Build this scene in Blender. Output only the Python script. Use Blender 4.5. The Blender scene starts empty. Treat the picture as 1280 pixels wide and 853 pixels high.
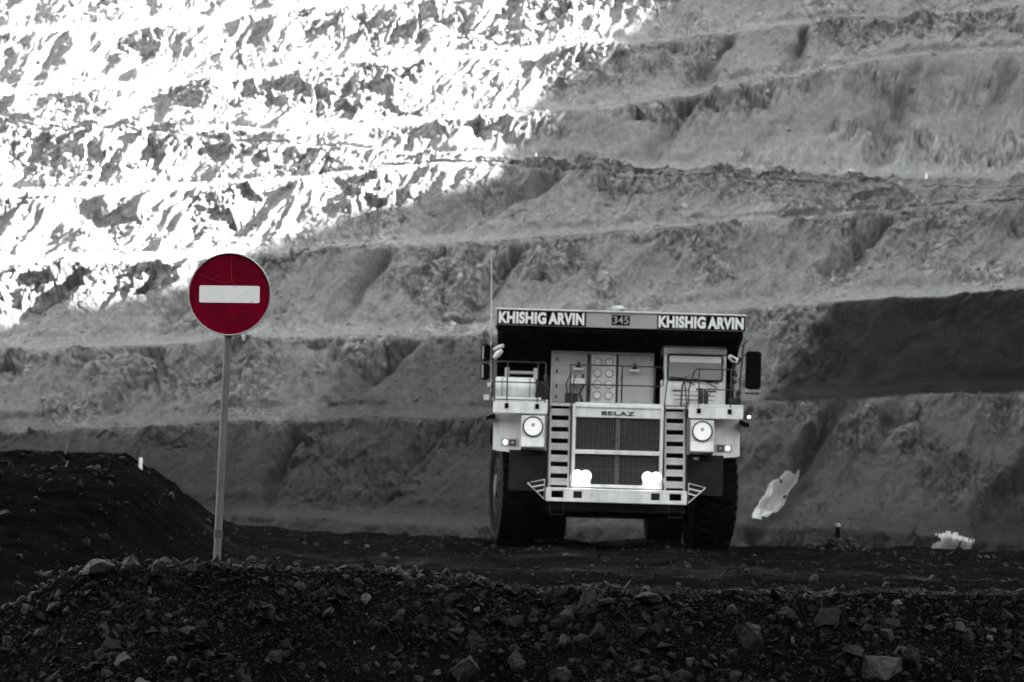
import bpy, bmesh, math, random
import numpy as np
from mathutils import Vector, Matrix

random.seed(7)
rng = np.random.default_rng(11)
sc = bpy.context.scene
COL = sc.collection
R = math.radians

# ------------------------------------------------------------------ camera, sky, sun, exposure
HC = 1.9                                   # eye height above the haul road
LENS = 102.0
FPX = LENS / 36.0 * 1280.0
PITCH = math.atan(163.5 / FPX)
ROLL = R(1.6)
cam_d = bpy.data.cameras.new('camera')
cam_d.lens = LENS
cam_d.sensor_width = 36.0
cam_d.clip_start = 0.1
cam_d.clip_end = 3000.0
cam_d.dof.use_dof = True
cam_d.dof.focus_distance = 23.3
cam_d.dof.aperture_fstop = 6.3
cam = bpy.data.objects.new('camera', cam_d)
COL.objects.link(cam)
cam.matrix_world = Matrix.Translation((0, 0, HC)) @ Matrix.Rotation(math.pi / 2 + PITCH, 4, 'X') @ Matrix.Rotation(ROLL, 4, 'Z')
sc.camera = cam

SUN_DIR = Vector((0.92, -0.16, 0.39)).normalized()
SUN_EL = math.asin(SUN_DIR.z)
world = bpy.data.worlds.new('World')
sc.world = world
world.use_nodes = True
wn, wl = world.node_tree.nodes, world.node_tree.links
wn.clear()
sky = wn.new('ShaderNodeTexSky')
sky.sky_type = 'NISHITA'
sky.sun_disc = False
sky.sun_elevation = SUN_EL
sky.sun_rotation = math.atan2(SUN_DIR.x, SUN_DIR.y)
hsv = wn.new('ShaderNodeHueSaturation')     # the photograph is black and white: a neutral sky
hsv.inputs['Saturation'].default_value = 0.10
hsv.inputs['Hue'].default_value = 0.44
bg = wn.new('ShaderNodeBackground')
bg.inputs['Strength'].default_value = 0.05
wo = wn.new('ShaderNodeOutputWorld')
wl.new(sky.outputs[0], hsv.inputs['Color'])
wl.new(hsv.outputs[0], bg.inputs['Color'])
wl.new(bg.outputs[0], wo.inputs['Surface'])

sun_d = bpy.data.lights.new('sun', 'SUN')
sun_d.energy = 5.0
sun_d.angle = R(0.7)
sun_d.color = (1.0, 0.99, 0.97)
sun = bpy.data.objects.new('sun', sun_d)
COL.objects.link(sun)
sun.rotation_euler = SUN_DIR.to_track_quat('Z', 'Y').to_euler()
sun.location = (60, 40, 60)

sc.view_settings.view_transform = 'Standard'
sc.view_settings.look = 'None'
sc.view_settings.gamma = 1.0
sc.view_settings.exposure = 3.9
sc.render.engine = 'CYCLES'
sc.cycles.max_bounces = 6
sc.cycles.diffuse_bounces = 3
sc.cycles.volume_bounces = 0


# ------------------------------------------------------------------ helpers
def P(px, py, Y):
    """world point at distance Y seen at a place of the 1280x853 photograph (used to take measurements)"""
    a, b = px - 640.0, 426.5 - py
    c, s = math.cos(ROLL), math.sin(ROLL)
    u, v = c * a - s * b, s * a + c * b
    dy = FPX * math.cos(PITCH) - v * math.sin(PITCH)
    dz = FPX * math.sin(PITCH) + v * math.cos(PITCH)
    return np.array([u * Y / dy, Y, HC + dz * Y / dy])


def tag(o, label=None, cat=None, group=None, kind=None):
    for k, v in (('label', label), ('category', cat), ('group', group), ('kind', kind)):
        if v:
            o[k] = v
    return o


def empty(name, loc, label, cat, group=None, rz=0.0):
    o = bpy.data.objects.new(name, None)
    o.location = loc
    o.rotation_euler = (0, 0, rz)
    o.empty_display_size = 0.2
    COL.objects.link(o)
    return tag(o, label, cat, group)


def mesh_np(name, V, F, mat, attrs=None, smooth=True):
    """V (n,3) array, F (m,k) array -> linked object"""
    V = np.asarray(V, dtype=np.float32)
    F = np.asarray(F, dtype=np.int32)
    me = bpy.data.meshes.new(name)
    me.vertices.add(len(V))
    me.vertices.foreach_set('co', V.ravel())
    k = F.shape[1]
    me.loops.add(F.size)
    me.loops.foreach_set('vertex_index', F.ravel())
    me.polygons.add(len(F))
    me.polygons.foreach_set('loop_start', np.arange(0, F.size, k, dtype=np.int32))
    me.update(calc_edges=True)
    me.polygons.foreach_set('use_smooth', np.full(len(F), smooth))
    for an, av in (attrs or {}).items():
        a = me.attributes.new(an, 'FLOAT', 'POINT')
        a.data.foreach_set('value', np.asarray(av, dtype=np.float32).ravel())
    me.materials.append(mat)
    o = bpy.data.objects.new(name, me)
    COL.objects.link(o)
    return o


def grid_faces(nr, nc):
    i = np.arange(nr * nc).reshape(nr, nc)
    return np.stack([i[:-1, :-1], i[:-1, 1:], i[1:, 1:], i[1:, :-1]], -1).reshape(-1, 4)


class MB:
    """collects boxes, bars, tubes, lathes into one mesh"""

    def __init__(s):
        s.v, s.f = [], []

    def add(s, vs, fs):
        n = len(s.v)
        s.v += [tuple(p) for p in vs]
        s.f += [tuple(i + n for i in f) for f in fs]
        return s

    def box(s, x0, x1, y0, y1, z0, z1):
        vs = [(x, y, z) for x in (x0, x1) for y in (y0, y1) for z in (z0, z1)]
        return s.add(vs, [(0, 1, 3, 2), (4, 6, 7, 5), (0, 4, 5, 1), (2, 3, 7, 6), (0, 2, 6, 4), (1, 5, 7, 3)])

    def prism_x(s, poly, x0, x1):
        n = len(poly)
        vs = [(x0, y, z) for y, z in poly] + [(x1, y, z) for y, z in poly]
        fs = [tuple(range(n))[::-1], tuple(range(n, 2 * n))]
        fs += [(i, (i + 1) % n, n + (i + 1) % n, n + i) for i in range(n)]
        return s.add(vs, fs)

    def prism_y(s, poly, y0, y1):
        n = len(poly)
        vs = [(x, y0, z) for x, z in poly] + [(x, y1, z) for x, z in poly]
        fs = [tuple(range(n)), tuple(range(n, 2 * n))[::-1]]
        fs += [(i, n + i, n + (i + 1) % n, (i + 1) % n) for i in range(n)]
        return s.add(vs, fs)

    def tube(s, pts, r, n=8, close=False):
        pts = [Vector(p) for p in pts]
        m = len(pts)
        rings = []
        for i, p in enumerate(pts):
            if close:
                t = (pts[(i + 1) % m] - pts[i - 1]).normalized()
            else:
                t = (pts[min(i + 1, m - 1)] - pts[max(i - 1, 0)]).normalized()
            up = Vector((0, 0, 1)) if abs(t.z) < 0.9 else Vector((0, 1, 0))
            a = t.cross(up).normalized()
            b = t.cross(a)
            rr = r[i] if isinstance(r, (list, tuple)) else r
            rings.append([p + (a * math.cos(2 * math.pi * k / n) + b * math.sin(2 * math.pi * k / n)) * rr for k in range(n)])
        vs = [q for ring in rings for q in ring]
        fs = []
        for i in range(m if close else m - 1):
            j = (i + 1) % m
            for k in range(n):
                fs.append((i * n + k, i * n + (k + 1) % n, j * n + (k + 1) % n, j * n + k))
        if not close:
            fs.append(tuple(range(n))[::-1])
            fs.append(tuple(range((m - 1) * n, m * n)))
        return s.add(vs, fs)

    def lathe(s, prof, c, axis='y', n=32):
        """prof: list of (radius, along); revolved round the axis through c"""
        vs, fs = [], []
        m = len(prof)
        for r, t in prof:
            for k in range(n):
                a = 2 * math.pi * k / n
                p, q = r * math.cos(a), r * math.sin(a)
                if axis == 'y':
                    vs.append((c[0] + p, c[1] + t, c[2] + q))
                elif axis == 'x':
                    vs.append((c[0] + t, c[1] + p, c[2] + q))
                else:
                    vs.append((c[0] + p, c[1] + q, c[2] + t))
        for i in range(m - 1):
            for k in range(n):
                fs.append((i * n + k, i * n + (k + 1) % n, (i + 1) * n + (k + 1) % n, (i + 1) * n + k))
        fs.append(tuple(range(n))[::-1])
        fs.append(tuple(range((m - 1) * n, m * n)))
        return s.add(vs, fs)

    def build(s, name, mat, parent=None, bevel=0.0, smooth=False):
        me = bpy.data.meshes.new(name)
        me.from_pydata(s.v, [], s.f)
        bm = bmesh.new()
        bm.from_mesh(me)
        bmesh.ops.recalc_face_normals(bm, faces=bm.faces)
        if smooth:
            for f in bm.faces:
                f.smooth = len(f.verts) <= 4
            for e in bm.edges:
                if len(e.link_faces) == 2 and e.calc_face_angle(0) > 0.7:
                    e.smooth = False
        bm.to_mesh(me)
        bm.free()
        me.materials.append(mat)
        o = bpy.data.objects.new(name, me)
        COL.objects.link(o)
        o.parent = parent
        if bevel:
            b = o.modifiers.new('bevel', 'BEVEL')
            b.width = bevel
            b.segments = 2
            b.limit_method = 'ANGLE'
            b.angle_limit = R(40)
        return o


def rrect(x0, x1, z0, z1, r, n=5):
    out = []
    for cx, cz, a0 in ((x1 - r, z1 - r, 0), (x0 + r, z1 - r, 90), (x0 + r, z0 + r, 180), (x1 - r, z0 + r, 270)):
        for k in range(n + 1):
            a = R(a0 + 90 * k / n)
            out.append((cx + r * math.cos(a), cz + r * math.sin(a)))
    return out


# ------------------------------------------------------------------ noise (numpy)
def _hash(ix, iy, seed):
    with np.errstate(over='ignore'):
        h = (ix.astype(np.uint32) * np.uint32(374761393) + iy.astype(np.uint32) * np.uint32(668265263)
             + np.uint32(seed) * np.uint32(2246822519))
        h = (h ^ (h >> np.uint32(13))) * np.uint32(1274126177)
        h = (h ^ (h >> np.uint32(16))) * np.uint32(2246822519)
        h = h ^ (h >> np.uint32(15))
    return h.astype(np.float32) / np.float32(4294967295.0)


def noise2(x, y, seed=0):
    x = np.asarray(x, np.float32)
    y = np.asarray(y, np.float32)
    ix, iy = np.floor(x), np.floor(y)
    fx, fy = x - ix, y - iy
    ix, iy = ix.astype(np.int32), iy.astype(np.int32)
    out = 0
    wx, wy = fx * fx * fx * (fx * (fx * 6 - 15) + 10), fy * fy * fy * (fy * (fy * 6 - 15) + 10)
    for dx in (0, 1):
        for dy in (0, 1):
            a = _hash(ix + dx, iy + dy, seed) * np.float32(2 * np.pi)
            g = np.cos(a) * (fx - dx) + np.sin(a) * (fy - dy)
            out = out + g * (wx if dx else 1 - wx) * (wy if dy else 1 - wy)
    return out * 1.4


def fbm(x, y, octv=4, seed=0, gain=0.5, lac=2.03):
    o, a, t = 0, 1.0, 0
    for k in range(octv):
        o = o + a * noise2(x, y, seed + 17 * k)
        t += a
        x, y, a = x * lac + 3.1, y * lac + 1.7, a * gain
    return o / t


def facets(x, y, seed=0, tilt=0.9, step=0.35):
    """jointed rock: every cell a plane of its own height and tilt"""
    x = np.asarray(x, np.float32)
    y = np.asarray(y, np.float32)
    ix, iy = np.floor(x).astype(np.int32), np.floor(y).astype(np.int32)
    best = np.full(x.shape, 9e9, np.float32)
    val = np.zeros(x.shape, np.float32)
    for dx in (-1, 0, 1):
        for dy in (-1, 0, 1):
            cx, cy = ix + dx, iy + dy
            px = cx + _hash(cx, cy, seed)
            py = cy + _hash(cx, cy, seed + 1)
            d = (x - px) ** 2 + (y - py) ** 2
            a = _hash(cx, cy, seed + 2) * np.float32(2 * np.pi)
            v = tilt * (np.cos(a) * (x - px) + np.sin(a) * (y - py)) + step * (2 * _hash(cx, cy, seed + 3) - 1)
            m = d < best
            best = np.where(m, d, best)
            val = np.where(m, v, val)
    return val


def sstep(a, b, x):
    t = np.clip((x - a) / (b - a), 0, 1)
    return t * t * (3 - 2 * t)


# ------------------------------------------------------------------ materials
def new_mat(name):
    m = bpy.data.materials.new(name)
    m.use_nodes = True
    nt = m.node_tree
    return m, nt.nodes, nt.links, nt.nodes['Principled BSDF']


def plain(name, tone, rough=0.5, metal=0.0, dirt=0.25, scale=3.0, bump=0.0, spec=0.4, col=None, streak=False):
    """painted or bare surface with procedural grime"""
    m, n, l, b = new_mat(name)
    tc = n.new('ShaderNodeTexCoord')
    mp = n.new('ShaderNodeMapping')
    mp.inputs['Scale'].default_value = (1, 1, 0.25 if streak else 1)
    l.new(tc.outputs['Object'], mp.inputs['Vector'])
    nz = n.new('ShaderNodeTexNoise')
    nz.inputs['Scale'].default_value = scale
    nz.inputs['Detail'].default_value = 8
    nz.inputs['Roughness'].default_value = 0.65
    l.new(mp.outputs[0], nz.inputs['Vector'])
    rp = n.new('ShaderNodeValToRGB')
    c = col or (tone, tone, tone)
    rp.color_ramp.elements[0].position = 0.3
    rp.color_ramp.elements[1].position = 0.62
    rp.color_ramp.elements[0].color = (*[q * (1 - dirt) for q in c], 1)
    rp.color_ramp.elements[1].color = (*c, 1)
    l.new(nz.outputs['Fac'], rp.inputs[0])
    l.new(rp.outputs[0], b.inputs['Base Color'])
    b.inputs['Roughness'].default_value = rough
    b.inputs['Metallic'].default_value = metal
    b.inputs['Specular IOR Level'].default_value = spec
    if bump:
        bp = n.new('ShaderNodeBump')
        bp.inputs['Strength'].default_value = bump
        bp.inputs['Distance'].default_value = 0.02
        n2 = n.new('ShaderNodeTexNoise')
        n2.inputs['Scale'].default_value = scale * 12
        n2.inputs['Detail'].default_value = 6
        l.new(tc.outputs['Object'], n2.inputs['Vector'])
        l.new(n2.outputs['Fac'], bp.inputs['Height'])
        l.new(bp.outputs[0], b.inputs['Normal'])
    return m


def emis(name, strength, tone=1.0):
    m, n, l, b = new_mat(name)
    b.inputs['Base Color'].default_value = (tone, tone, tone, 1)
    b.inputs['Emission Color'].default_value = (1, 1, 1, 1)
    b.inputs['Emission Strength'].default_value = strength
    return m


def ground_mat(name, scale, lo, hi, attr='tone', bump=0.6, bdist=0.05, rough=0.85, bscale=6.0, spec=0.2):
    """earth and rock: albedo = attribute x noise between lo and hi"""
    m, n, l, b = new_mat(name)
    tc = n.new('ShaderNodeTexCoord')
    nz = n.new('ShaderNodeTexNoise')
    nz.inputs['Scale'].default_value = scale
    nz.inputs['Detail'].default_value = 10
    nz.inputs['Roughness'].default_value = 0.65
    l.new(tc.outputs['Object'], nz.inputs['Vector'])
    mr = n.new('ShaderNodeMapRange')
    mr.inputs['From Min'].default_value = 0.32
    mr.inputs['From Max'].default_value = 0.68
    mr.inputs['To Min'].default_value = lo
    mr.inputs['To Max'].default_value = hi
    l.new(nz.outputs['Fac'], mr.inputs['Value'])
    at = n.new('ShaderNodeAttribute')
    at.attribute_name = attr
    mu = n.new('ShaderNodeMath')
    mu.operation = 'MULTIPLY'
    l.new(mr.outputs[0], mu.inputs[0])
    l.new(at.outputs['Fac'], mu.inputs[1])
    cb = n.new('ShaderNodeCombineColor')
    for i in range(3):
        l.new(mu.outputs[0], cb.inputs[i])
    l.new(cb.outputs[0], b.inputs['Base Color'])
    b.inputs['Roughness'].default_value = rough
    b.inputs['Specular IOR Level'].default_value = spec
    n2 = n.new('ShaderNodeTexNoise')
    n2.inputs['Scale'].default_value = bscale
    n2.inputs['Detail'].default_value = 9
    n2.inputs['Roughness'].default_value = 0.7
    l.new(tc.outputs['Object'], n2.inputs['Vector'])
    bp = n.new('ShaderNodeBump')
    bp.inputs['Strength'].default_value = bump
    bp.inputs['Distance'].default_value = bdist
    l.new(n2.outputs['Fac'], bp.inputs['Height'])
    l.new(bp.outputs[0], b.inputs['Normal'])
    return m


M = {}
M['rock'] = ground_mat('pit_rock', 0.9, 0.82, 1.2, bump=1.0, bdist=0.7, bscale=0.8, rough=1.0, spec=0.05)
M['earth'] = ground_mat('dark_earth', 1.5, 0.4, 1.6, bump=1.0, bdist=0.08, bscale=4.0, rough=1.0, spec=0.005)
M['stone'] = ground_mat('broken_stone', 9.0, 0.6, 1.4, bump=0.5, bdist=0.015, bscale=30.0, rough=0.55, spec=0.07)
M['ice'] = plain('white_seep', 0.40, rough=0.5, dirt=0.35, scale=1.2, bump=0.8)
M['white'] = plain('truck_white_paint', 0.88, rough=0.5, dirt=0.36, scale=2.4, streak=True)
M['grey'] = plain('truck_grey_paint', 0.46, rough=0.5, dirt=0.2, scale=2.0, streak=True)
M['fascia'] = plain('canopy_grey_paint', 0.36, rough=0.55, dirt=0.2, scale=2.0)
M['pale_edge'] = plain('worn_pale_edge', 0.7, rough=0.6, dirt=0.3, scale=4)
M['black'] = plain('black_paint', 0.0030, rough=0.6, dirt=0.3, scale=4, spec=0.03)
M['body'] = plain('dark_dump_body', 0.0025, rough=0.8, dirt=0.4, scale=2, spec=0.03)  # one very dark tone over the whole dump body
M['under'] = plain('oily_underside', 0.0060, rough=0.8, dirt=0.4, scale=3, spec=0.03)
M['rail'] = plain('dark_rail_paint', 0.0250, rough=0.5, dirt=0.3, scale=8)
M['rail_pale'] = plain('pale_rail_paint', 0.5, rough=0.5, dirt=0.3, scale=8)
M['rubber'] = plain('tyre_rubber', 0.0035, rough=0.85, dirt=0.4, scale=5, bump=0.3, spec=0.03)
M['lit_rubber'] = plain('lit_shoulder_ring', 0.0350, rough=0.9, dirt=0.4, scale=5, bump=0.3, spec=0.03)  # paler ring: the lit tyre shoulder put into the rubber colour
M['flap'] = plain('mud_flap_rubber', 0.03, rough=0.8, dirt=0.5, scale=3, spec=0.03)
M['rim'] = plain('rim_dark_steel', 0.06, rough=0.6, dirt=0.5, scale=6)
M['letter'] = plain('white_lettering', 0.8, rough=0.5, dirt=0.08, scale=6)
M['digit'] = plain('grey_numerals', 0.35, rough=0.6, dirt=0.2, scale=9)
M['badge'] = plain('black_badge', 0.012, rough=0.4, dirt=0.2, scale=9)
M['mesh'] = plain('radiator_mesh', 0.13, rough=0.6, metal=0.3, dirt=0.5, scale=12)
M['core'] = plain('radiator_core', 0.008, rough=0.9, dirt=0.5, scale=3)
M['chrome'] = plain('lamp_reflector', 0.85, rough=0.3, metal=0.25, dirt=0.05, scale=5)
M['glass'] = plain('sky_grey_windscreen', 0.30, rough=0.08, dirt=0.18, scale=1.5, spec=0.7)  # grey base colour stands in for sky reflected in the glass
M['dark_glass'] = plain('side_window_glass', 0.03, rough=0.06, dirt=0.2, scale=2, spec=0.7)
M['mirror'] = plain('mirror_glass', 0.7, rough=0.05, metal=1.0, dirt=0.1, scale=3)
M['zinc'] = plain('galvanised_post', 0.15, rough=0.55, metal=0.4, dirt=0.45, scale=9, streak=True)
M['signwhite'] = plain('sign_white', 0.84, rough=0.4, dirt=0.06, scale=25)
M['signrim'] = plain('sign_rim_steel', 0.55, rough=0.35, metal=0.5, dirt=0.25, scale=12)
M['postwhite'] = plain('marker_white', 0.75, rough=0.6, dirt=0.2, scale=20)
M['lamp'] = emis('lit_headlight', 30.0)
M['dimlamp'] = emis('glowing_reflector', 0.022, 0.8)
M['lens'] = emis('lit_lens', 0.35)
M['marker_lamp'] = emis('lit_marker', 0.6)
M['twig'] = plain('dry_twig', 0.12, rough=0.9, dirt=0.5, scale=30)

# sign face: red reflective sheet with thin scratches and chips
m, n, l, b = new_mat('sign_red')
tc = n.new('ShaderNodeTexCoord')
nz = n.new('ShaderNodeTexNoise')
nz.inputs['Scale'].default_value = 6
nz.inputs['Detail'].default_value = 8
l.new(tc.outputs['Object'], nz.inputs['Vector'])
rp = n.new('ShaderNodeValToRGB')
rp.color_ramp.elements[0].color = (0.105, 0.0004, 0.010, 1)
rp.color_ramp.elements[1].color = (0.165, 0.0006, 0.015, 1)
rp.color_ramp.elements[0].position = 0.35
rp.color_ramp.elements[1].position = 0.65
l.new(nz.outputs['Fac'], rp.inputs[0])
mp = n.new('ShaderNodeMapping')
mp.inputs['Scale'].default_value = (30, 30, 90)
mp.inputs['Rotation'].default_value = (0, R(25), 0)
l.new(tc.outputs['Object'], mp.inputs['Vector'])
n2 = n.new('ShaderNodeTexNoise')
n2.inputs['Scale'].default_value = 1.6
n2.inputs['Detail'].default_value = 4
l.new(mp.outputs[0], n2.inputs['Vector'])
r2 = n.new('ShaderNodeValToRGB')
r2.color_ramp.elements[0].position = 0.70
r2.color_ramp.elements[0].color = (0, 0, 0, 1)
r2.color_ramp.elements[1].position = 0.76
r2.color_ramp.elements[1].color = (1, 1, 1, 1)
l.new(n2.outputs['Fac'], r2.inputs[0])
mx = n.new('ShaderNodeMix')
mx.data_type = 'RGBA'
l.new(r2.outputs[0], mx.inputs[0])
l.new(rp.outputs[0], mx.inputs[6])
mx.inputs[7].default_value = (0.45, 0.09, 0.11, 1)
l.new(mx.outputs[2], b.inputs['Base Color'])
b.inputs['Roughness'].default_value = 0.5
b.inputs['Specular IOR Level'].default_value = 0.04
M['red'] = m
M['scratch'] = plain('sign_scratch', 0.3, rough=0.6, dirt=0.5, scale=40, col=(0.42, 0.06, 0.09))

# ------------------------------------------------------------------ terrain: the benched pit wall
XPX = np.array([-2600, -60, 1340, 3900])


def line(pts):
    xs, ys = zip(*pts)
    return np.array(xs, float), np.array(ys, float)


LINES = [   # bench crests, bottom to top, as measured in the photograph
    line([(0, 648), (330, 646), (480, 655), (610, 661), (940, 657), (1140, 668), (1280, 681)]),
    line([(0, 541), (150, 536), (330, 527), (480, 522), (610, 523), (940, 500), (1280, 488)]),
    line([(0, 437), (240, 430), (450, 418), (610, 421), (940, 386), (1280, 362)]),
    line([(0, 331), (210, 325), (330, 318), (480, 306), (610, 301), (830, 284), (1010, 274), (1120, 262), (1280, 250)]),
    line([(0, 243), (130, 241), (330, 227), (430, 216), (540, 203), (610, 203), (680, 212), (830, 222), (1280, 240)]),
    line([(0, 155), (160, 165), (330, 178), (480, 190), (610, 196), (680, 203), (830, 210), (880, 214), (1280, 226)]),
    line([(0, 148), (160, 158), (330, 170), (400, 165), (560, 147), (740, 137), (830, 120), (960, 95), (1090, 73), (1280, 62)]),
    line([(0, 118), (110, 111), (250, 101), (400, 84), (560, 71), (750, 55), (830, 46), (1000, 27), (1280, 2)]),
    line([(0, 40), (130, 34), (250, 25), (370, 8), (600, -12), (1280, -60)]),
    line([(0, -40), (1280, -140)]),
    line([(0, -130), (1280, -230)]),
    line([(0, -230), (1280, -330)]),
]
px = np.concatenate([np.linspace(-2400, -80, 60, endpoint=False), np.arange(-80, 1360, 0.95), np.linspace(1361, 3800, 60)])
NC = len(px)
ROWS = [(4, 40), (4, 120), (9, 105), (9, 105), (9, 95), (8, 90), (5, 30), (9, 90), (9, 80), (8, 60), (6, 12), (6, 10)]
hor = 590.0 + math.tan(ROLL) * (px - 640)
COT = 0.86
Yc = np.full(NC, 372.0)
Zc = np.full(NC, -14.0)
Yrows, Zrows, Kind, Lev = [Yc.copy()], [Zc.copy()], [np.zeros(NC)], [np.full(NC, 0.0)]
for k, (lx, ly) in enumerate(LINES):
    pyk = np.interp(px, lx, ly)
    dx = np.clip(px, -400, 1700)
    pyk = pyk + fbm(dx / 110.0, dx * 0 + k * 7.3, 4, 40 + k) * (5 if k not in (5,) else 2.0)
    ak = (hor - pyk) / FPX * (1 + 0 * px)          # slope of the sight line
    pprev = 760 if k == 0 else np.interp(px, *LINES[k - 1])
    gap = np.clip((pprev - pyk) * 0.11, 0.3, 40)
    T = np.clip(gap * 0.36, 0.2, 4.6)               # berm width
    tz = T * 0.30                                   # rubble on the berm slopes a little
    Yk = (Yc + T + (HC - Zc - tz) * COT) / (1 - ak * COT)
    Zk = HC + ak * Yk
    bad = Zk < Zc + tz + 0.15
    Zk = np.where(bad, Zc + tz + 0.15, Zk)
    Yk = np.where(bad, Yc + T + 0.12, Yk)
    nt, nf = ROWS[k]
    for i in range(1, nt + 1):
        t = i / nt
        Yrows.append(Yc + T * t)
        Zrows.append(Zc + tz * t)
        Kind.append(np.full(NC, 0.0))
        Lev.append(np.full(NC, k + 0.0))
    H, Wd = Zk - Zc - tz, Yk - Yc - T
    pw = 1.18 + 0.5 * fbm(dx / 90.0, dx * 0 + k * 3.7 + 50, 3, 90 + k)
    for i in range(1, nf + 1):
        v = i / nf
        Yrows.append(Yc + T + Wd * (1 - (1 - v) ** pw))
        Zrows.append(Zc + tz + H * v)
        Kind.append(np.full(NC, v))
        Lev.append(np.full(NC, k + v))
    Yc, Zc = Yk, Zk
for i in range(1, 5):
    Yrows.append(np.minimum(Yc + i * 8, 548))
    Zrows.append(Zc + i * 1.0)
    Kind.append(np.zeros(NC))
    Lev.append(np.full(NC, 12.0))
YY, ZZ, KD, LV = (np.array(a) for a in (Yrows, Zrows, Kind, Lev))
NR = len(YY)
u = (px - 640) / FPX
PXG = np.broadcast_to(px, YY.shape)
XX = u[None, :] * YY
S = np.concatenate([np.zeros((1, NC)), np.cumsum(np.hypot(np.diff(YY, axis=0), np.diff(ZZ, axis=0)), axis=0)], 0)
fine = sstep(-200, -80, PXG) * sstep(1480, 1360, PXG)
face = sstep(0.02, 0.12, KD) * (0.65 + 0.35 * sstep(0.2, 0.7, KD)) * sstep(1.0, 0.90, KD)
face = np.maximum(face, 0.12)
# runnels and ribs leaning to the right as they climb
ca, sa = math.cos(R(28)), math.sin(R(28))
A1 = XX * ca - S * sa
A2 = XX * sa + S * ca
warp = fbm(XX / 9, S / 9, 3, 5) * 2.2
rib = 1 - np.abs(noise2((A1 + warp) / 6.0, A2 / 26.0, 21)) * 2.0
rib2 = 1 - np.abs(noise2((A1 + warp) / 2.2, A2 / 8.0, 22)) * 2.0
broad = fbm(XX / 26, S / 16, 3, 31)
med = fbm(A1 / 5.0, A2 / 9.0, 4, 33)
fac1 = facets((A1 + warp * .5) / 3.4, A2 / 4.6, 61)
fac2 = facets((XX + warp * .6) / 1.25, S / 1.5, 71)
fac3 = facets((XX + warp * .4) / 0.62, S / 0.7, 75)
rocky = sstep(-0.15, 0.3, fbm(XX / 16, S / 10, 3, 81) + 0.25 * (KD - 0.4))
rib3 = 1 - np.abs(noise2((A1 + warp * .6) / 0.95, A2 / 3.6, 23)) * 2.0
PY0 = hor[None, :] - (ZZ - HC) / YY * FPX
gull = 0
for (x0, y0, x1, y1, w_, dep) in ((378, 522, 335, 640, 9, 3.2), (520, 420, 385, 532, 13, 3.0), (1046, 505, 950, 668, 10, 3.4), (1300, 570, 1205, 690, 15, 3.5),
                                  (905, 38, 848, 125, 10, 3.0), (1003, 22, 980, 90, 8, 2.6), (640, 310, 560, 430, 14, 2.2), (480, 320, 400, 425, 10, 2.0),
                                  (700, 215, 520, 300, 12, 2.2), (1140, 75, 1090, 200, 12, 2.4), (250, 345, 190, 432, 10, 2.0), (90, 350, -10, 420, 12, 2.6),
                                  (200, 440, 120, 540, 9, 1.6), (880, 95, 800, 205, 9, 2.0), (1120, 262, 1010, 370, 12, 2.0), (1180, 370, 1060, 490, 16, 2.4),
                                  (1262, 82, 1215, 185, 11, 1.6), (560, 525, 470, 650, 14, 1.8), (1130, 495, 1050, 640, 12, 1.4)):
    wob = 7 * noise2(PXG / 30, PY0 / 22, int(x0) % 50)
    t = np.clip(((PXG - x0) * (x1 - x0) + (PY0 - y0) * (y1 - y0)) / ((x1 - x0) ** 2 + (y1 - y0) ** 2), 0, 1)
    dd = np.hypot(PXG + wob - x0 - t * (x1 - x0), PY0 - y0 - t * (y1 - y0)) / (w_ * (0.6 + 0.8 * t))
    gull = gull + dep * np.exp(-dd ** 2)
D = (2.1 * broad * (0.25 + 0.75 * face) + face * (1.25 * rib + 0.5 * rib2 + 0.12 * rib3 + 1.8 * med - 1.6 * gull + rocky * (2.0 * fac1 + 0.75 * fac2)
     + (0.2 + 0.8 * rocky) * 0.24 * fac3) + 0.10 * fbm(XX / 1.3, S / 1.3, 4, 91, 0.6) + 0.06 * fac3)
D = D * fine
Ydis, Zdis = -0.86, 0.5
YY2 = YY + Ydis * D
ZZ2 = ZZ + Zdis * D
XX2 = XX + fine * 0.5 * noise2(A1 / 3, A2 / 3, 101) * face


def polymask(pts, soft=14, wob=10):
    """soft mask of a polygon in the rows/columns of the wall (measured in the photograph)"""
    PYG = hor[None, :] - (ZZ - HC) / YY * FPX
    inside = np.zeros(YY.shape, bool)
    n_ = len(pts)
    wx = PXG + wob * noise2(PXG / 18, PYG / 18, 7)
    wy = PYG + wob * noise2(PXG / 18, PYG / 18, 8)
    dist = np.full(YY.shape, 1e9)
    for i in range(n_):
        (x0, y0), (x1, y1) = pts[i], pts[(i + 1) % n_]
        cond = ((y0 > wy) != (y1 > wy)) & (wx < (x1 - x0) * (wy - y0) / ((y1 - y0) or 1e-6) + x0)
        inside ^= cond
        L2 = (x1 - x0) ** 2 + (y1 - y0) ** 2
        t = np.clip(((wx - x0) * (x1 - x0) + (wy - y0) * (y1 - y0)) / L2, 0, 1)
        dist = np.minimum(dist, np.hypot(wx - x0 - t * (x1 - x0), wy - y0 - t * (y1 - y0)))
    sd = np.where(inside, dist, -dist)
    return sstep(-soft, soft, sd)


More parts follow.
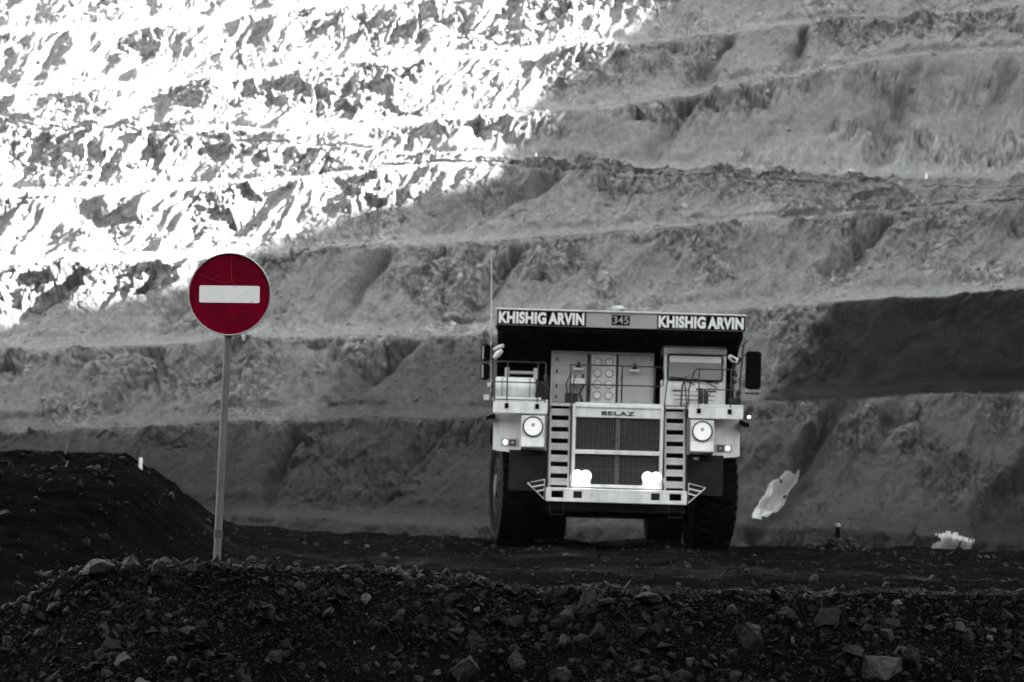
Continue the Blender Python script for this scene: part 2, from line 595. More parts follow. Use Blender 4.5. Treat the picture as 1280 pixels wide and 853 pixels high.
_cell = np.clip(0.5 + facets((A1 + warp * .5) / 1.7, A2 / 2.0, 65, 0.0, 0.5), 0, 1)
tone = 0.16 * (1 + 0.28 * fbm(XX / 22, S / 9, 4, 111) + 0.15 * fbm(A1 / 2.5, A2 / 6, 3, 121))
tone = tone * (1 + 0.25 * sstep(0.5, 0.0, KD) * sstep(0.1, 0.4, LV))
seam_and_patches = np.maximum.reduce([  # coal seam first; the rest are darker patches, some along gullies
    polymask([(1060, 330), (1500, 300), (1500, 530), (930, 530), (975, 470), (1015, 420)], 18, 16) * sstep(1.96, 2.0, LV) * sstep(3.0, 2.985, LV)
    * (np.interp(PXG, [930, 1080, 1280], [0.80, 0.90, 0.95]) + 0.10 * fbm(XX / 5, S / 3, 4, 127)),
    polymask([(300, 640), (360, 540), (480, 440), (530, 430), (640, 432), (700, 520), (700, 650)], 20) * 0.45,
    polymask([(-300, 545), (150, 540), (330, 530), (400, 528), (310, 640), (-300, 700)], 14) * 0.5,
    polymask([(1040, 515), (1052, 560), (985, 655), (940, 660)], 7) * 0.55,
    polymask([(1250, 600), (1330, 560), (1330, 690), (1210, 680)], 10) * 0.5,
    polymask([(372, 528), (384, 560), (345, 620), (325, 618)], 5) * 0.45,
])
tone = tone * (1 - seam_and_patches)
tone = tone * (1 + (0.10 + 0.3 * rocky) * fbm(A1 / 1.5, A2 / 2.6, 4, 125, 0.65)) * (1 + 0.5 * rocky * (_cell - 0.5))
tone = tone * (1 + 0.30 * (0.3 + 0.7 * rocky) * np.sign(fac3) * np.minimum(np.abs(fac3) * 3, 1))
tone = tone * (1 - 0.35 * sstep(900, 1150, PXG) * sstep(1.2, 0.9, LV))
tone = np.clip(tone, 0.006, 0.5) * np.interp(LV, [0, 0.9, 1.3, 2.0, 2.8, 12], [0.15, 0.19, 0.36, 0.60, 1.0, 1.0])  # albedo falls towards the foot: the pit's shade gradient put into the colour
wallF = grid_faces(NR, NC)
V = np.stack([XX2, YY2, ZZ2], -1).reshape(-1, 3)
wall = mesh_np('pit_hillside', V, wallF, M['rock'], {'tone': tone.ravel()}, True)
tag(wall, kind='structure')


def seep(name, polys, label, vein=0.6):
    mk = np.maximum.reduce([polymask(q, 4, 3) for q in polys])
    mk = mk * (0.48 + 0.52 * sstep(-0.55, -0.12, noise2(A1 / vein, A2 / 9.0, 131) + 0.35 * noise2(A1 / (vein * .5), A2 / 3.5, 132)))
    ok = mk > 0.42
    keep = ok[:-1, :-1] & ok[1:, :-1] & ok[:-1, 1:] & ok[1:, 1:]
    fs = wallF[keep.ravel()]
    ids, inv = np.unique(fs, return_inverse=True)
    th = (0.05 + 0.35 * sstep(0.3, 0.9, mk) * (0.8 + 1.1 * noise2(A1 / .6, A2 / 2.5, 133))).ravel()[ids]
    top = V[ids] + th[:, None] * np.array([0, Ydis, Zdis])
    back = V[ids] - 0.25 * np.array([0, Ydis, Zdis])
    nI = len(ids)
    f1 = inv.reshape(-1, 4)
    o = mesh_np(name, np.concatenate([top, back]), np.concatenate([f1, f1[:, ::-1] + nI]), M['ice'])
    return tag(o, label, 'ice streak')


seep('ice_streak', [[(1006, 566), (1005, 588), (994, 610), (986, 626), (970, 640), (950, 650), (944, 648), (954, 625), (966, 605), (985, 588)]],
     'long white streak slanting down the rock face right of the haul truck')
seep('ice_streak', [[(1166, 666), (1203, 665), (1206, 676), (1194, 690), (1180, 694), (1164, 694), (1180, 676)], [(1200, 668), (1226, 672), (1222, 684), (1212, 680)]],
     'low white fan of ice above the far road edge, at lower right', 0.4)

# ------------------------------------------------------------------ the pit's right-hand rim, outside the picture, that keeps the pit in shade
hx = np.concatenate([np.linspace(125, 236, 24, endpoint=False), np.linspace(236, 262, 14), np.linspace(268, 322, 8)])
hy = np.concatenate([np.linspace(-150, 325, 90, endpoint=False), np.linspace(325, 440, 94), np.linspace(444, 545, 20)])
crest = np.interp(hy, [-150, 100, 280, 332, 353, 368, 379, 389, 394, 403, 415, 440, 545],
                  [120, 150, 160, 163, 162, 153, 155, 155, 152, 156, 165, 176, 200])
HX, HY = np.meshgrid(hx, hy)
up = sstep(125, 250, HX) ** 0.9
HZ = -15 + (crest[:, None] + 15) * np.where(HX < 250, up, 1 - 0.1 * (HX - 250) / 72)
rough = fbm(HX / 30, HY / 30, 4, 141) * 14 * sstep(250, 205, HX) * sstep(125, 150, HX)
HZ = HZ + rough + fbm(HY / 7, HY * 0, 3, 143) * 1.2 * sstep(200, 250, HX)
hill = mesh_np('hill', np.stack([HX, HY, HZ], -1).reshape(-1, 3), grid_faces(*HX.shape), M['rock'],
               {'tone': np.full(HX.size, 0.12)}, True)
tag(hill, kind='structure')

# the rest of the pit, left of and behind the viewer
pa = np.concatenate([np.linspace(0, 1, 120)])
ring = np.array([(-318 if t < .62 else -318 + (t - .62) / .38 * 630, 420 - t / .62 * 560 if t < .62 else -140) for t in pa])
nrm = np.array([(1.0, 0.0) if t < .55 else ((0.75, 0.65) if t < .68 else (0.0, 1.0)) for t in pa])
pv_ = np.linspace(0, 1, 24)
PA, PVv = np.meshgrid(np.arange(120), pv_)
top = 92 + 10 * noise2(PA / 9, PA * 0, 147)
base_in = 75 * (1 - PVv) ** 1.2
RX = ring[PA, 0] + nrm[PA, 0] * base_in + 4 * noise2(PA / 3, PVv * 6, 148)
RY = ring[PA, 1] + nrm[PA, 1] * base_in
RZ = -15 + (top + 15) * (np.floor(PVv * 5) / 5 * .6 + PVv * .4)
pit_side = mesh_np('hill', np.stack([RX, RY, RZ], -1).reshape(-1, 3), grid_faces(*PA.shape), M['rock'], {'tone': np.full(PA.size, 0.12)}, False)
tag(pit_side, kind='structure')

# ------------------------------------------------------------------ ground: the haul road and what falls away behind it
gx = np.concatenate([np.linspace(-322, -22, 60, endpoint=False), np.arange(-22, 22, 0.11), np.linspace(22, 322, 60)])
gy = np.concatenate([np.linspace(-150, 24, 60, endpoint=False), np.arange(24, 90, 0.16), np.linspace(90, 130, 40, endpoint=False), np.linspace(130, 545, 50)])
GX, GY = np.meshgrid(gx, gy)
edge = 84.0 + 1.2 * noise2(GX / 5, GX * 0 + 3, 151)
drop = -np.clip((GY - edge) * 0.6, 0, 14)
nearfine = sstep(15, 26, GY) * sstep(30, 20, np.abs(GX))
rut = 0.05 * np.cos((GX - 2.77 + 0.02 * GY) * 2 * np.pi / 3.1) * sstep(4.5, 2.5, np.abs(GX - 2.77))
bumps = 0.13 * fbm(GX / 2.6, GY / 5, 3, 153) + 0.10 * fbm(GX / 0.7, GY / 1.4, 3, 155) + 0.05 * fbm(GX / 0.25, GY / 0.4, 2, 156)
# loose windrows near the road's left and the dark bank
mw = 1.9 * sstep(-6.1 + 0.4 * noise2(GY / 6, GY * 0, 158), -9.6 + 0.4 * noise2(GY / 4, GY * 0 + 5, 159), GX * 70 / np.maximum(GY, 50))
bank = mw * sstep(27, 52, GY) * (0.78 + 0.22 * sstep(50, 72, GY)) + 0.10 * sstep(-3.5, -6, GX * 70 / np.maximum(GY, 50))
bank = bank + sstep(0.2, 1.2, bank) * (0.24 * fbm(GX / 1.3, GY / 1.8, 5, 161, 0.6) + 0.07 * facets(GX / .5, GY / .7, 163))
GZ = (rut + bumps + bank * sstep(90, 82, GY)) * nearfine + drop
soft = sstep(0.05, 0.5, fbm(GX / 6, GY / 1.6, 3, 165))
gt = 0.0008 + 0.0036 * soft + 0.006 * sstep(0.1, 0.5, fbm(GX / 1.2, GY / 0.8, 3, 166))
gt = np.where(bank > 0.4, 0.0008 + 0.014 * sstep(0.2, 0.5, fbm(GX / 2.5, GY / 1.0, 3, 167)) * sstep(1.4, 1.9, bank), gt)
# dusty pale wheel tracks
trk = 0
for ex, ey, rx, ry, k in ((8.6, 50.5, 2.6, 1.0, 1.0), (1.6, 66, 1.2, 2.0, .5), (2.5, 57, 3.0, 1.6, .45), (-3.5, 60, 3, 3, .3), (5.5, 60, 3, 1.4, .4), (9, 58, 2, 1.2, .4)):
    trk = trk + k * np.exp(-((GX - ex) / rx) ** 2 - ((GY - ey + 0.1 * (GX - ex)) / ry) ** 2)
gt = gt + 0.055 * trk * sstep(-0.3, 0.5, fbm(GX / 1.1, GY / 0.9, 4, 169, 0.6))
gt = np.where(GY > 92, 0.07, gt)
ground = mesh_np('ground', np.stack([GX, GY, GZ], -1).reshape(-1, 3), grid_faces(*GX.shape), M['earth'], {'tone': gt.ravel()}, True)
tag(ground, kind='structure')


def ground_z(x, y):
    i = np.clip(np.searchsorted(gy, y) - 1, 0, len(gy) - 2)
    j = np.clip(np.searchsorted(gx, x) - 1, 0, len(gx) - 2)
    ty, tx = (y - gy[i]) / (gy[i + 1] - gy[i]), (x - gx[j]) / (gx[j + 1] - gx[j])
    return ((GZ[i, j] * (1 - tx) + GZ[i, j + 1] * tx) * (1 - ty) + (GZ[i + 1, j] * (1 - tx) + GZ[i + 1, j + 1] * tx) * ty)


# ------------------------------------------------------------------ gravel bund in the foreground
CREST_Y = 23.2
cp = [(-400, 800), (-120, 790), (0, 764), (40, 742), (75, 722), (105, 708), (170, 706), (300, 706), (420, 714), (560, 724), (640, 735), (800, 739), (1000, 743), (1280, 746), (1700, 752), (2200, 770)]
cw = np.array([P(a, b, CREST_Y) for a, b in cp])


def bund_z(x, y):
    c = np.interp(x, cw[:, 0], cw[:, 2]) + 0.03 * noise2(x / 0.7, x * 0, 171)
    yc = CREST_Y + 0.35 * noise2(x / 2.5, x * 0 + 4, 173)
    d = y - yc
    z = c - np.where(d < 0, 0.60 * np.maximum(-d - 0.12, 0), 0.45 * np.maximum(d - 0.25, 0) ** 1.05)
    z = z + 0.07 * fbm(x / 0.9, y / 0.7, 3, 175) * sstep(0.0, 0.5, np.abs(d) + 0.1) + 0.018 * fbm(x / 0.13, y / 0.13, 2, 177)
    return z


bx = np.arange(-10, 11, 0.045)
by = np.arange(20.6, 26.0, 0.04)
BX, BY = np.meshgrid(bx, by)
BZ = np.maximum(bund_z(BX, BY), -0.2)
bund = mesh_np('gravel_ground', np.stack([BX, BY, BZ], -1).reshape(-1, 3), grid_faces(*BX.shape), M['earth'],
               {'tone': 0.0022 * (1 + 0.6 * fbm(BX / 0.4, BY / 0.3, 3, 179)).ravel()}, True)
tag(bund, kind='structure')


def hull(seed, npts=14, sub=0, amp=0.0, squash=(1, 0.8, 0.6)):
    r_ = np.random.default_rng(seed)
    p = r_.normal(size=(npts, 3))
    p /= np.linalg.norm(p, axis=1)[:, None]
    p *= (0.75 + 0.35 * r_.random((npts, 1))) * np.array(squash)
    bm = bmesh.new()
    for q in p:
        bm.verts.new(q)
    res = bmesh.ops.convex_hull(bm, input=bm.verts)
    bmesh.ops.delete(bm, geom=list({g for g in res['geom_interior'] + res['geom_unused'] if isinstance(g, bmesh.types.BMVert)}), context='VERTS')
    bmesh.ops.triangulate(bm, faces=bm.faces)
    if sub:
        for _ in range(sub):
            bmesh.ops.subdivide_edges(bm, edges=bm.edges[:], cuts=1, use_grid_fill=True)
            bmesh.ops.triangulate(bm, faces=bm.faces)
        bm.normal_update()
        co = np.array([v.co for v in bm.verts])
        n_ = (fbm(co[:, 0] * 2.1 + seed, co[:, 1] * 2.1 + co[:, 2] * 1.3, 4, seed)
              + 0.8 * fbm(co[:, 2] * 4.1 + seed, co[:, 1] * 3.1 - co[:, 0] * 2.3, 3, seed + 3))
        for v, k in zip(bm.verts, n_):
            v.co += v.normal * float(k) * amp
    bm.verts.index_update()
    Vv = np.array([v.co for v in bm.verts])
    Ff = np.array([[v.index for v in f.verts] for f in bm.faces])
    bm.free()
    return Vv, Ff


def rand_rot(r_):
    q = r_.normal(size=4)
    q /= np.linalg.norm(q)
    w, x, y, z = q
    return np.array([[1 - 2 * (y * y + z * z), 2 * (x * y - z * w), 2 * (x * z + y * w)],
                     [2 * (x * y + z * w), 1 - 2 * (x * x + z * z), 2 * (y * z - x * w)],
                     [2 * (x * z - y * w), 2 * (y * z + x * w), 1 - 2 * (x * x + y * y)]])


PROTO = [hull(200 + i, 11 + i % 9, 0, 0, (1, random.uniform(.6, .95), random.uniform(.35, .8))) for i in range(40)]


def scatter(name, xs, ys, zs, ss, tones, mat=None):
    Vs, Fs, Ts = [], [], []
    off = 0
    for x, y, z, s, t in zip(xs, ys, zs, ss, tones):
        v, f = PROTO[rng.integers(len(PROTO))]
        w = (v * s) @ rand_rot(rng).T
        Vs.append(w + (x, y, z))
        Fs.append(f + off)
        Ts.append(np.full(len(v), t))
        off += len(v)
    o = mesh_np(name, np.concatenate(Vs), np.concatenate(Fs), mat or M['stone'], {'tone': np.concatenate(Ts)}, False)
    return tag(o, kind='stuff')


wr = rng.integers(5, NR - 8, 60000)
wc = rng.integers(60, NC - 60, 60000)
pr = (0.25 + 0.75 * sstep(0.55, 0.15, KD[wr, wc])) * (0.3 + 0.7 * sstep(-0.2, 0.3, fbm(XX[wr, wc] / 7, S[wr, wc] / 5, 3, 191))) + 0.5 * rocky[wr, wc]
pk = rng.random(60000) < pr * 0.75
wr, wc = wr[pk], wc[pk]
sz = np.clip(0.10 * rng.random(len(wr)) ** -0.5, 0.1, 0.75)
tag(scatter('scree', XX2[wr, wc], YY2[wr, wc], ZZ2[wr, wc], sz, tone[wr, wc] * np.exp(rng.normal(0.05, 0.22, len(wr))), M['rock']),
    'fallen blocks and scree lying on the benches of the pit wall', 'scree')
NS = 105000
sx = rng.uniform(-7.5, 8.5, NS)
sy = CREST_Y - 2.1 + 2.9 * rng.random(NS) ** 0.8
ss = np.clip(0.0088 * rng.random(NS) ** -0.5, 0.008, 0.095)
clump = sstep(-0.35, 0.3, fbm(sx / 1.3, sy / 0.9, 3, 181))
ss = ss * (0.65 + 0.5 * clump)
st = 0.0018 * np.exp(rng.normal(0, 0.85, NS))
lightm = rng.random(NS) < 0.02
st = np.where(lightm, rng.uniform(0.015, 0.05, NS), st)
tag(scatter('gravel', sx, sy, bund_z(sx, sy) - ss * 0.12, ss, st),
    'loose dark broken stone covering the bund in the foreground', 'gravel')
NS2 = 22000
sy = 27 + 57 * rng.random(NS2) ** 1.3
sx = rng.uniform(-1, 1, NS2) * (3 + sy * 0.2)
keep = rng.random(NS2) < (0.35 + 0.65 * sstep(0.0, 0.4, fbm(sx / 3, sy / 5, 3, 183)))
sx, sy = sx[keep], sy[keep]
ss = np.clip(0.020 * rng.random(len(sx)) ** -0.45, 0.02, 0.13)
st = 0.008 * np.exp(rng.normal(0, 0.6, len(sx)))
tag(scatter('road_gravel', sx, sy, ground_z(sx, sy) + ss * 0.1, ss, st), 'scattered loose stones lying over the dark haul road', 'gravel')

# single rocks one can point to: (px, py, size m, squash, tone, label)
ROCKS = [
    (120, 712, .30, (1, .7, .62), .050, 'big dark boulder at left end of the gravel crest'),
    (164, 708, .19, (.9, .7, .8), .065, 'rough pale grey rock on the crest just right of the leftmost boulder'),
    (198, 711, .20, (1, .7, .7), .022, 'blunt nearly black rock on the crest left of the sign post'),
    (237, 712, .11, (1, .8, .7), .04, 'small grey rock on the crest close left of the sign post'),
    (298, 711, .13, (1, .7, .6), .05, 'low grey rock on the crest close right of the sign post'),
    (67, 762, .15, (1, .7, .7), .05, 'grey faceted rock low on the left slope of the bund'),
    (50, 772, .17, (1, .6, .5), .035, 'dark flat rock at far left slope below the boulder crest'),
    (410, 764, .24, (1, .35, .22), .06, 'long thin tilted slab lying on the slope right of the sign'),
    (458, 749, .10, (1, .8, .8), .20, 'small bright pale rock on the slope above the long thin slab'),
    (733, 754, .24, (.55, .6, 1), .075, 'upright split rock with a pale edge on the crest below the truck'),
    (757, 751, .14, (1, .7, .6), .09, 'pale chipped rock beside the upright split rock'),
    (808, 747, .24, (1, .5, .5), .045, 'smooth wedge shaped grey slab leaning on the crest'),
    (730, 803, .22, (1, .6, .55), .022, 'dark blocky stone in mid slope below the upright split rock'),
    (705, 801, .10, (.7, .6, 1), .22, 'small white stone touching the dark blocky stone'),
    (583, 836, .26, (1, .8, .8), .045, 'large grey lump at the bottom edge of the bund, left of centre'),
    (643, 828, .17, (.8, .7, 1), .09, 'pale angular rock near the bottom edge below the truck'),
    (700, 842, .20, (1, .7, .7), .06, 'broad grey rock at the bottom edge under the dark blocky stone'),
    (864, 828, .09, (.8, .8, 1), .18, 'small white pebble like stone on the lower slope right of centre'),
    (936, 797, .24, (.9, .7, 1), .045, 'rough rock with layered face on the right slope'),
    (984, 771, .19, (1, .8, .7), .032, 'dark rock on the upper right slope'),
    (1036, 772, .21, (1, .7, .7), .045, 'rounded grey rock on the upper right slope, rightmost of the pair'),
    (1100, 836, .42, (1.1, .7, .75), .05, 'largest pale grey boulder at the bottom edge on the right'),
    (1140, 822, .18, (.7, .7, 1), .04, 'narrow upright rock against the right side of the largest boulder'),
    (1070, 815, .19, (1, .7, .7), .03, 'squarish dark rock above the left shoulder of the largest boulder'),
    (1210, 797, .14, (.8, .7, 1), .05, 'small grey rock standing alone on the far right slope'),
    (530, 735, .17, (1, .7, .5), .05, 'flat topped grey rock on the crest left of the truck'),
    (345, 820, .16, (1, .7, .7), .045, 'grey rock on the lower slope below and right of the sign post'),
    (235, 790, .17, (1, .6, .6), .04, 'dull grey rock in mid slope below the sign post'),
]


def on_bund(pxx, pyy):
    best = None
    for Y in np.arange(20.8, 24.2, 0.02):
        p = P(pxx, pyy, Y)
        if p[2] <= float(bund_z(np.array([p[0]]), np.array([Y]))[0]):
            best = p
            break
    if best is None:
        p = P(pxx, pyy, CREST_Y)
        best = np.array([p[0], CREST_Y, float(bund_z(np.array([p[0]]), np.array([CREST_Y]))[0])])
    return best


for i, (a, b_, s, sq, t, lab) in enumerate(ROCKS):
    v, f = hull(900 + i * 13, 13 + i % 5, 3, 0.10, sq)
    p = on_bund(a, b_ + s * 40)
    ang = rng.uniform(0, 6.28)
    yaw = np.array([[math.cos(.4 * ang), -math.sin(.4 * ang), 0], [math.sin(.4 * ang), math.cos(.4 * ang), 0], [0, 0, 1]])
    til = R(35) if 'thin tilted' in lab else R(rng.uniform(-14, 14))
    tilt_m = np.array([[math.cos(til), 0, -math.sin(til)], [0, 1, 0], [math.sin(til), 0, math.cos(til)]])
    w = (v * s * 0.62) @ yaw.T @ tilt_m.T
    tn = t * 0.21 * (1 + 0.5 * np.clip(fbm(v[:, 0] * 2, v[:, 1] * 2 + v[:, 2], 3, i), -1, 1))
    o = mesh_np('rock', w, f, M['stone'], {'tone': tn}, False)
    o.location = (p[0], p[1] - 0.02, p[2] + s * 0.22)
    tag(o, lab, 'rock', 'single rocks on the gravel bund')

# ------------------------------------------------------------------ no entry sign
base = on_bund(271, 699)
base = P(271, 699, CREST_Y + 0.18)
lean = R(0.9)
sign = empty('no_entry_sign', base, 'round red no entry sign with a white bar on a leaning grey pipe post', 'sign')
sign.rotation_euler = (R(-0.5), lean, R(1.5))
top_h = (697 - 372) * CREST_Y / FPX + 0.055      # to the middle of the disc
rd = 0.331
mb = MB()
mb.tube([(0, 0.02, -0.35), (0, 0.02, 0.22), (0, 0.02, top_h + 0.25)], 0.031, 16)
mb.build('post', M['zinc'], sign, smooth=True)
mb = MB()
mb.tube([(0, 0.02, 0.17), (0, 0.02, 0.235)], 0.036, 14)
mb.build('sleeve', M['rim'], sign, smooth=True)
mb = MB()
mb.lathe([(rd - 0.006, -0.022), (rd - 0.004, -0.014), (rd - 0.004, -0.006)], (0, 0, top_h), 'y', 72)
face_o = mb.build('sign_face', M['red'], sign, smooth=True)
mb = MB()
prof = [(rd - 0.007, -0.024), (rd - 0.004, -0.036), (rd + 0.001, -0.037), (rd + 0.004, -0.02), (rd + 0.004, 0.004), (rd - 0.007, 0.006), (rd - 0.007, -0.004)]
vs, fs = [], []
nn = 72
for k in range(nn):
    a = 2 * math.pi * k / nn
    for r_, t in prof:
        vs.append((r_ * math.cos(a), t, top_h + r_ * math.sin(a)))
mp_ = len(prof)
for k in range(nn):
    for j in range(mp_):
        fs.append((k * mp_ + j, k * mp_ + (j + 1) % mp_, ((k + 1) % nn) * mp_ + (j + 1) % mp_, ((k + 1) % nn) * mp_ + j))
mb.add(vs, fs)
mb.build('sign_rim', M['signrim'], sign, smooth=True)
mb = MB()
ct, sn_ = math.cos(R(1.9)), math.sin(R(1.9))
mb.prism_y([(x * ct - z * sn_, top_h + x * sn_ + z * ct) for x, z in rrect(-0.243, 0.243, -0.069, 0.069, 0.014)], -0.0255, -0.021)
bar = mb.build('white_bar', M['signwhite'], face_o)
mb = MB()
mb.tube([(0.005, -0.0225, top_h + .29), (0.0, -0.0225, top_h + .22), (0.01, -0.0225, top_h + .13), (0.03, -0.0225, top_h + .09), (0.05, -0.0225, top_h + .072)], 0.0011, 5)
mb.tube([(-0.25, -0.0225, top_h + .15), (-0.14, -0.0225, top_h + .115), (-0.05, -0.0225, top_h + .09), (0.01, -0.0225, top_h + .105)], 0.0009, 5)
for _ in range(34):
    a, r_ = rng.uniform(0, 6.28), 0.30 * math.sqrt(rng.random())
    x, z = r_ * math.cos(a), r_ * math.sin(a)
    if abs(z) < 0.08 and abs(x) < 0.26:
        continue
    dl = rng.uniform(0.002, 0.018)
    a = rng.uniform(-0.6, 0.9)
    mb.tube([(x, -0.0225, top_h + z), (x + dl * math.cos(a), -0.0225, top_h + z + dl * math.sin(a))], rng.uniform(0.0006, 0.0018), 5)
mb.build('scratch_markings', M['scratch'], face_o)
mb = MB()
for x, z in ((0.045, .06), (0.058, .052), (0.14, .022), (0.10, -.035), (0.18, -.055), (-.07, .066), (.2, .03)):
    r_ = rng.uniform(0.0015, 0.004)
    mb.lathe([(r_, -0.027), (r_, -0.024)], (x, 0, top_h + z), 'y', 7)
mb.build('chip_markings', M['rim'], bar)
for dz in (-0.16, 0.16):
    mb = MB()
    mb.box(-0.05, 0.05, -0.005, 0.012, top_h + dz - 0.02, top_h + dz + 0.02)
    mb.tube([(-0.036, 0.0, top_h + dz), (-0.036, 0.055, top_h + dz), (0.036, 0.055, top_h + dz), (0.036, 0.0, top_h + dz)], 0.006, 6)
    mb.build('clamp', M['zinc'], sign)

# ------------------------------------------------------------------ small markers and twigs
K0 = M['black']


def marker(pxx, py0, py1, Y, w, label, mat, cat, cap=None, group=None, zb=None):
    p0, p1 = P(pxx, py1, Y), P(pxx, py0, Y)
    h = p1[2] - p0[2]
    if zb is not None:
        p0[2] = zb
        h = p1[2] - zb
    t = empty('marker_post', p0, label, cat, group)
    mb = MB()
    mb.tube([(0, 0, -0.4 * h), (0, 0, h * 0.85), (0, 0, h)], [w, w, w * 0.8], 12)
    mb.build('post', mat, t, smooth=True)
    if cap:
        mb = MB()
        mb.lathe([(w * 1.04, h * 0.9), (w * 1.04, h * 0.99), (w * 0.7, h * 1.02)], (0, 0, 0), 'z', 12)
        mb.build('cap', cap, t, smooth=True)
    return t


marker(175.5, 572, 591, 66, 0.042, 'short white marker post on the shoulder of the dark bank', M['postwhite'], 'marker post')
yw = 80.0
px47 = P(1047, 684, yw)
marker(1047, 655, 684, yw, 0.065, 'dark marker post with pale cap standing in a little heap of stones', K0, 'marker post', M['digit'],
       zb=float(ground_z(px47[0], yw)))
bench_px = [(670, 188, 198), (1063, 212, 220), (1158, 211, 218)]
labs = ['thin pale marker post on the bench edge above the middle of the pit wall',
        'brightest short white marker post on the haul bench at upper right',
        'faint short marker post on the haul bench, rightmost on the pit wall']
for (a, t0, t1), lab in zip(bench_px, labs):
    j = int(np.argmin(np.abs(px - a)))
    rows_ = np.where((LV[:, j] >= 5.99) & (LV[:, j] <= 6.01))[0]
    Yb, Zb = YY2[rows_[0], j] - 0.1, ZZ2[rows_[0], j]
    o = marker(a, t0, t1, Yb, 0.16, lab, M['postwhite'], 'marker post', group='posts on the haul bench')
    o.location.z = Zb
# heap of stones round the dark post
heap = empty('stone_heap', (px47[0], yw - 0.15, float(ground_z(px47[0], yw - 0.15))), 'little heap of dark stones round the foot of the dark marker post', 'stone heap')
Vs, Fs, off = [], [], 0
for i in range(70):
    a, r_ = rng.uniform(0, 6.28), 0.95 * rng.random() ** 0.7
    h = 0.42 * max(0, 1 - r_ / 1.0)
    v, f = PROTO[rng.integers(len(PROTO))]
    s = rng.uniform(0.07, 0.17)
    Vs.append((v * s) @ rand_rot(rng).T + (r_ * math.cos(a), 0.6 * r_ * math.sin(a), h * rng.uniform(.5, 1)))
    Fs.append(f + off)
    off += len(v)
o = mesh_np('stones', np.concatenate(Vs), np.concatenate(Fs), M['stone'], {'tone': np.full(off, 0.02)}, False)
o.parent = heap
o['kind'] = 'stuff'
# twigs on the bank
for a, b0, b1, lean_, lab in ((77, 588, 602, .35, 'short dry stalk leaning on the front of the dark bank'),
                              (81, 566, 580, .15, 'thin dry stalk standing on top of the dark bank')):
    Yt = 56 if b0 > 580 else 68
    p = P(a, b1, Yt)
    zg = float(ground_z(p[0], Yt))
    h = abs(P(a, b0, Yt)[2] - p[2]) + 0.1
    mb = MB()
    mb.tube([(0, 0, -0.1), (lean_ * h * .4, 0, h * .5), (lean_ * h, .02, h)], [0.022, 0.018, 0.01], 6)
    mb.tube([(lean_ * h * .4, 0, h * .5), (lean_ * h * .4 + .06, 0, h * .72)], [0.012, 0.006], 5)
    o = mb.build('dry_stalk', M['twig'])
    o.location = (p[0], Yt, zg)
    tag(o, lab, 'dry stalk')

# ------------------------------------------------------------------ the haul truck (x across, y away from the eye, z up; front bumper at y = 0)
TX, TY = 2.77, 74.0
TZ = float(np.mean([ground_z(TX - 2.6, TY + 2), ground_z(TX + 2.6, TY + 2)])) + 0.02
truck = empty('haul_truck', (TX, TY, TZ), 'huge pale mining dump truck facing the viewer with its headlights lit', 'dump truck')
W, G, K = M['white'], M['grey'], M['black']


def text(name, body, x0, x1, z0, z1, y, mat, parent, bold=0.02, depth=0.012):
    cu = bpy.data.curves.new(name, 'FONT')
    cu.body = body
    cu.size = 1.0
    cu.offset = bold
    cu.extrude = 0.02
    cu.space_character = 1.0 + bold * 1.5
    tmp = bpy.data.objects.new(name, cu)
    COL.objects.link(tmp)
    dg = bpy.context.evaluated_depsgraph_get()
    me = bpy.data.meshes.new_from_object(tmp.evaluated_get(dg))
    bpy.data.objects.remove(tmp)
    co = np.array([v.co for v in me.vertices])
    mn, mx_ = co.min(0), co.max(0)
    nx = x0 + (co[:, 0] - mn[0]) / (mx_[0] - mn[0]) * (x1 - x0)
    nz_ = z0 + (co[:, 1] - mn[1]) / (mx_[1] - mn[1]) * (z1 - z0)
    ny = y - (co[:, 2] - mn[2]) / max(mx_[2] - mn[2], 1e-6) * depth
    me.vertices.foreach_set('co', np.stack([nx, ny, nz_], -1).astype(np.float32).ravel())
    me.name = name
    me.materials.clear()
    me.materials.append(mat)
    me.update()
    o = bpy.data.objects.new(name, me)
    COL.objects.link(o)
    o.parent = parent
    return o


# bumper with its openings
mb = MB()
BX_ = 1.795
mb.box(-BX_, BX_, 0, 0.55, 1.42, 1.50)
mb.box(-BX_, BX_, 0, 0.55, 1.15, 1.245)
for s in (-1, 1):
    for a, b_ in ((1.66, BX_), (1.10, 1.35), (0.0, 0.88)):
        x0, x1 = sorted((s * a, s * b_))
        mb.box(x0, x1, 0.001, 0.55, 1.245, 1.42)
bump = mb.build('bumper', W, truck, bevel=0.012)
for s in (-1, 1):
    mb = MB()
    x0, x1 = sorted((s * 1.35, s * 1.66))
    mb.box(x0, x1, 0.22, 0.5, 1.245, 1.42)
    mb.build('step_opening', K, bump)
    x0, x1 = sorted((s * .88, s * 1.10))
    mb = MB()
    mb.box(x0, x1, 0.05, 0.4, 1.245, 1.42)
    mb.build('lamp_recess', K, bump)
    mb = MB()
    mb.prism_y(rrect(x0 + .035, x1 - .035, 1.27, 1.40, .02), 0.02, 0.06)
    mb.build('fog_lamp', M['dark_glass'], bump)
    # wire step hanging under the bumper
    mb = MB()
    mb.tube([(s * 1.34, .1, 1.16), (s * 1.34, .1, .82), (s * 1.68, .1, .82), (s * 1.68, .1, 1.16)], 0.012, 6)
    mb.build('hanging_step', M['rail'], truck)
    # folded triangular side step
    mb = MB()
    q = [(1.84, 1.70), (2.27, 1.60), (1.84, 1.20)]
    mb.tube([(s * a, .12, z) for a, z in q], 0.022, 6, close=True)
    mb.tube([(s * 1.84, .12, 1.565), (s * 2.15, .12, 1.50)], 0.02, 6)
    mb.tube([(s * 1.84, .12, 1.44), (s * 2.04, .12, 1.385)], 0.02, 6)
    mb.build('side_step', W, truck)
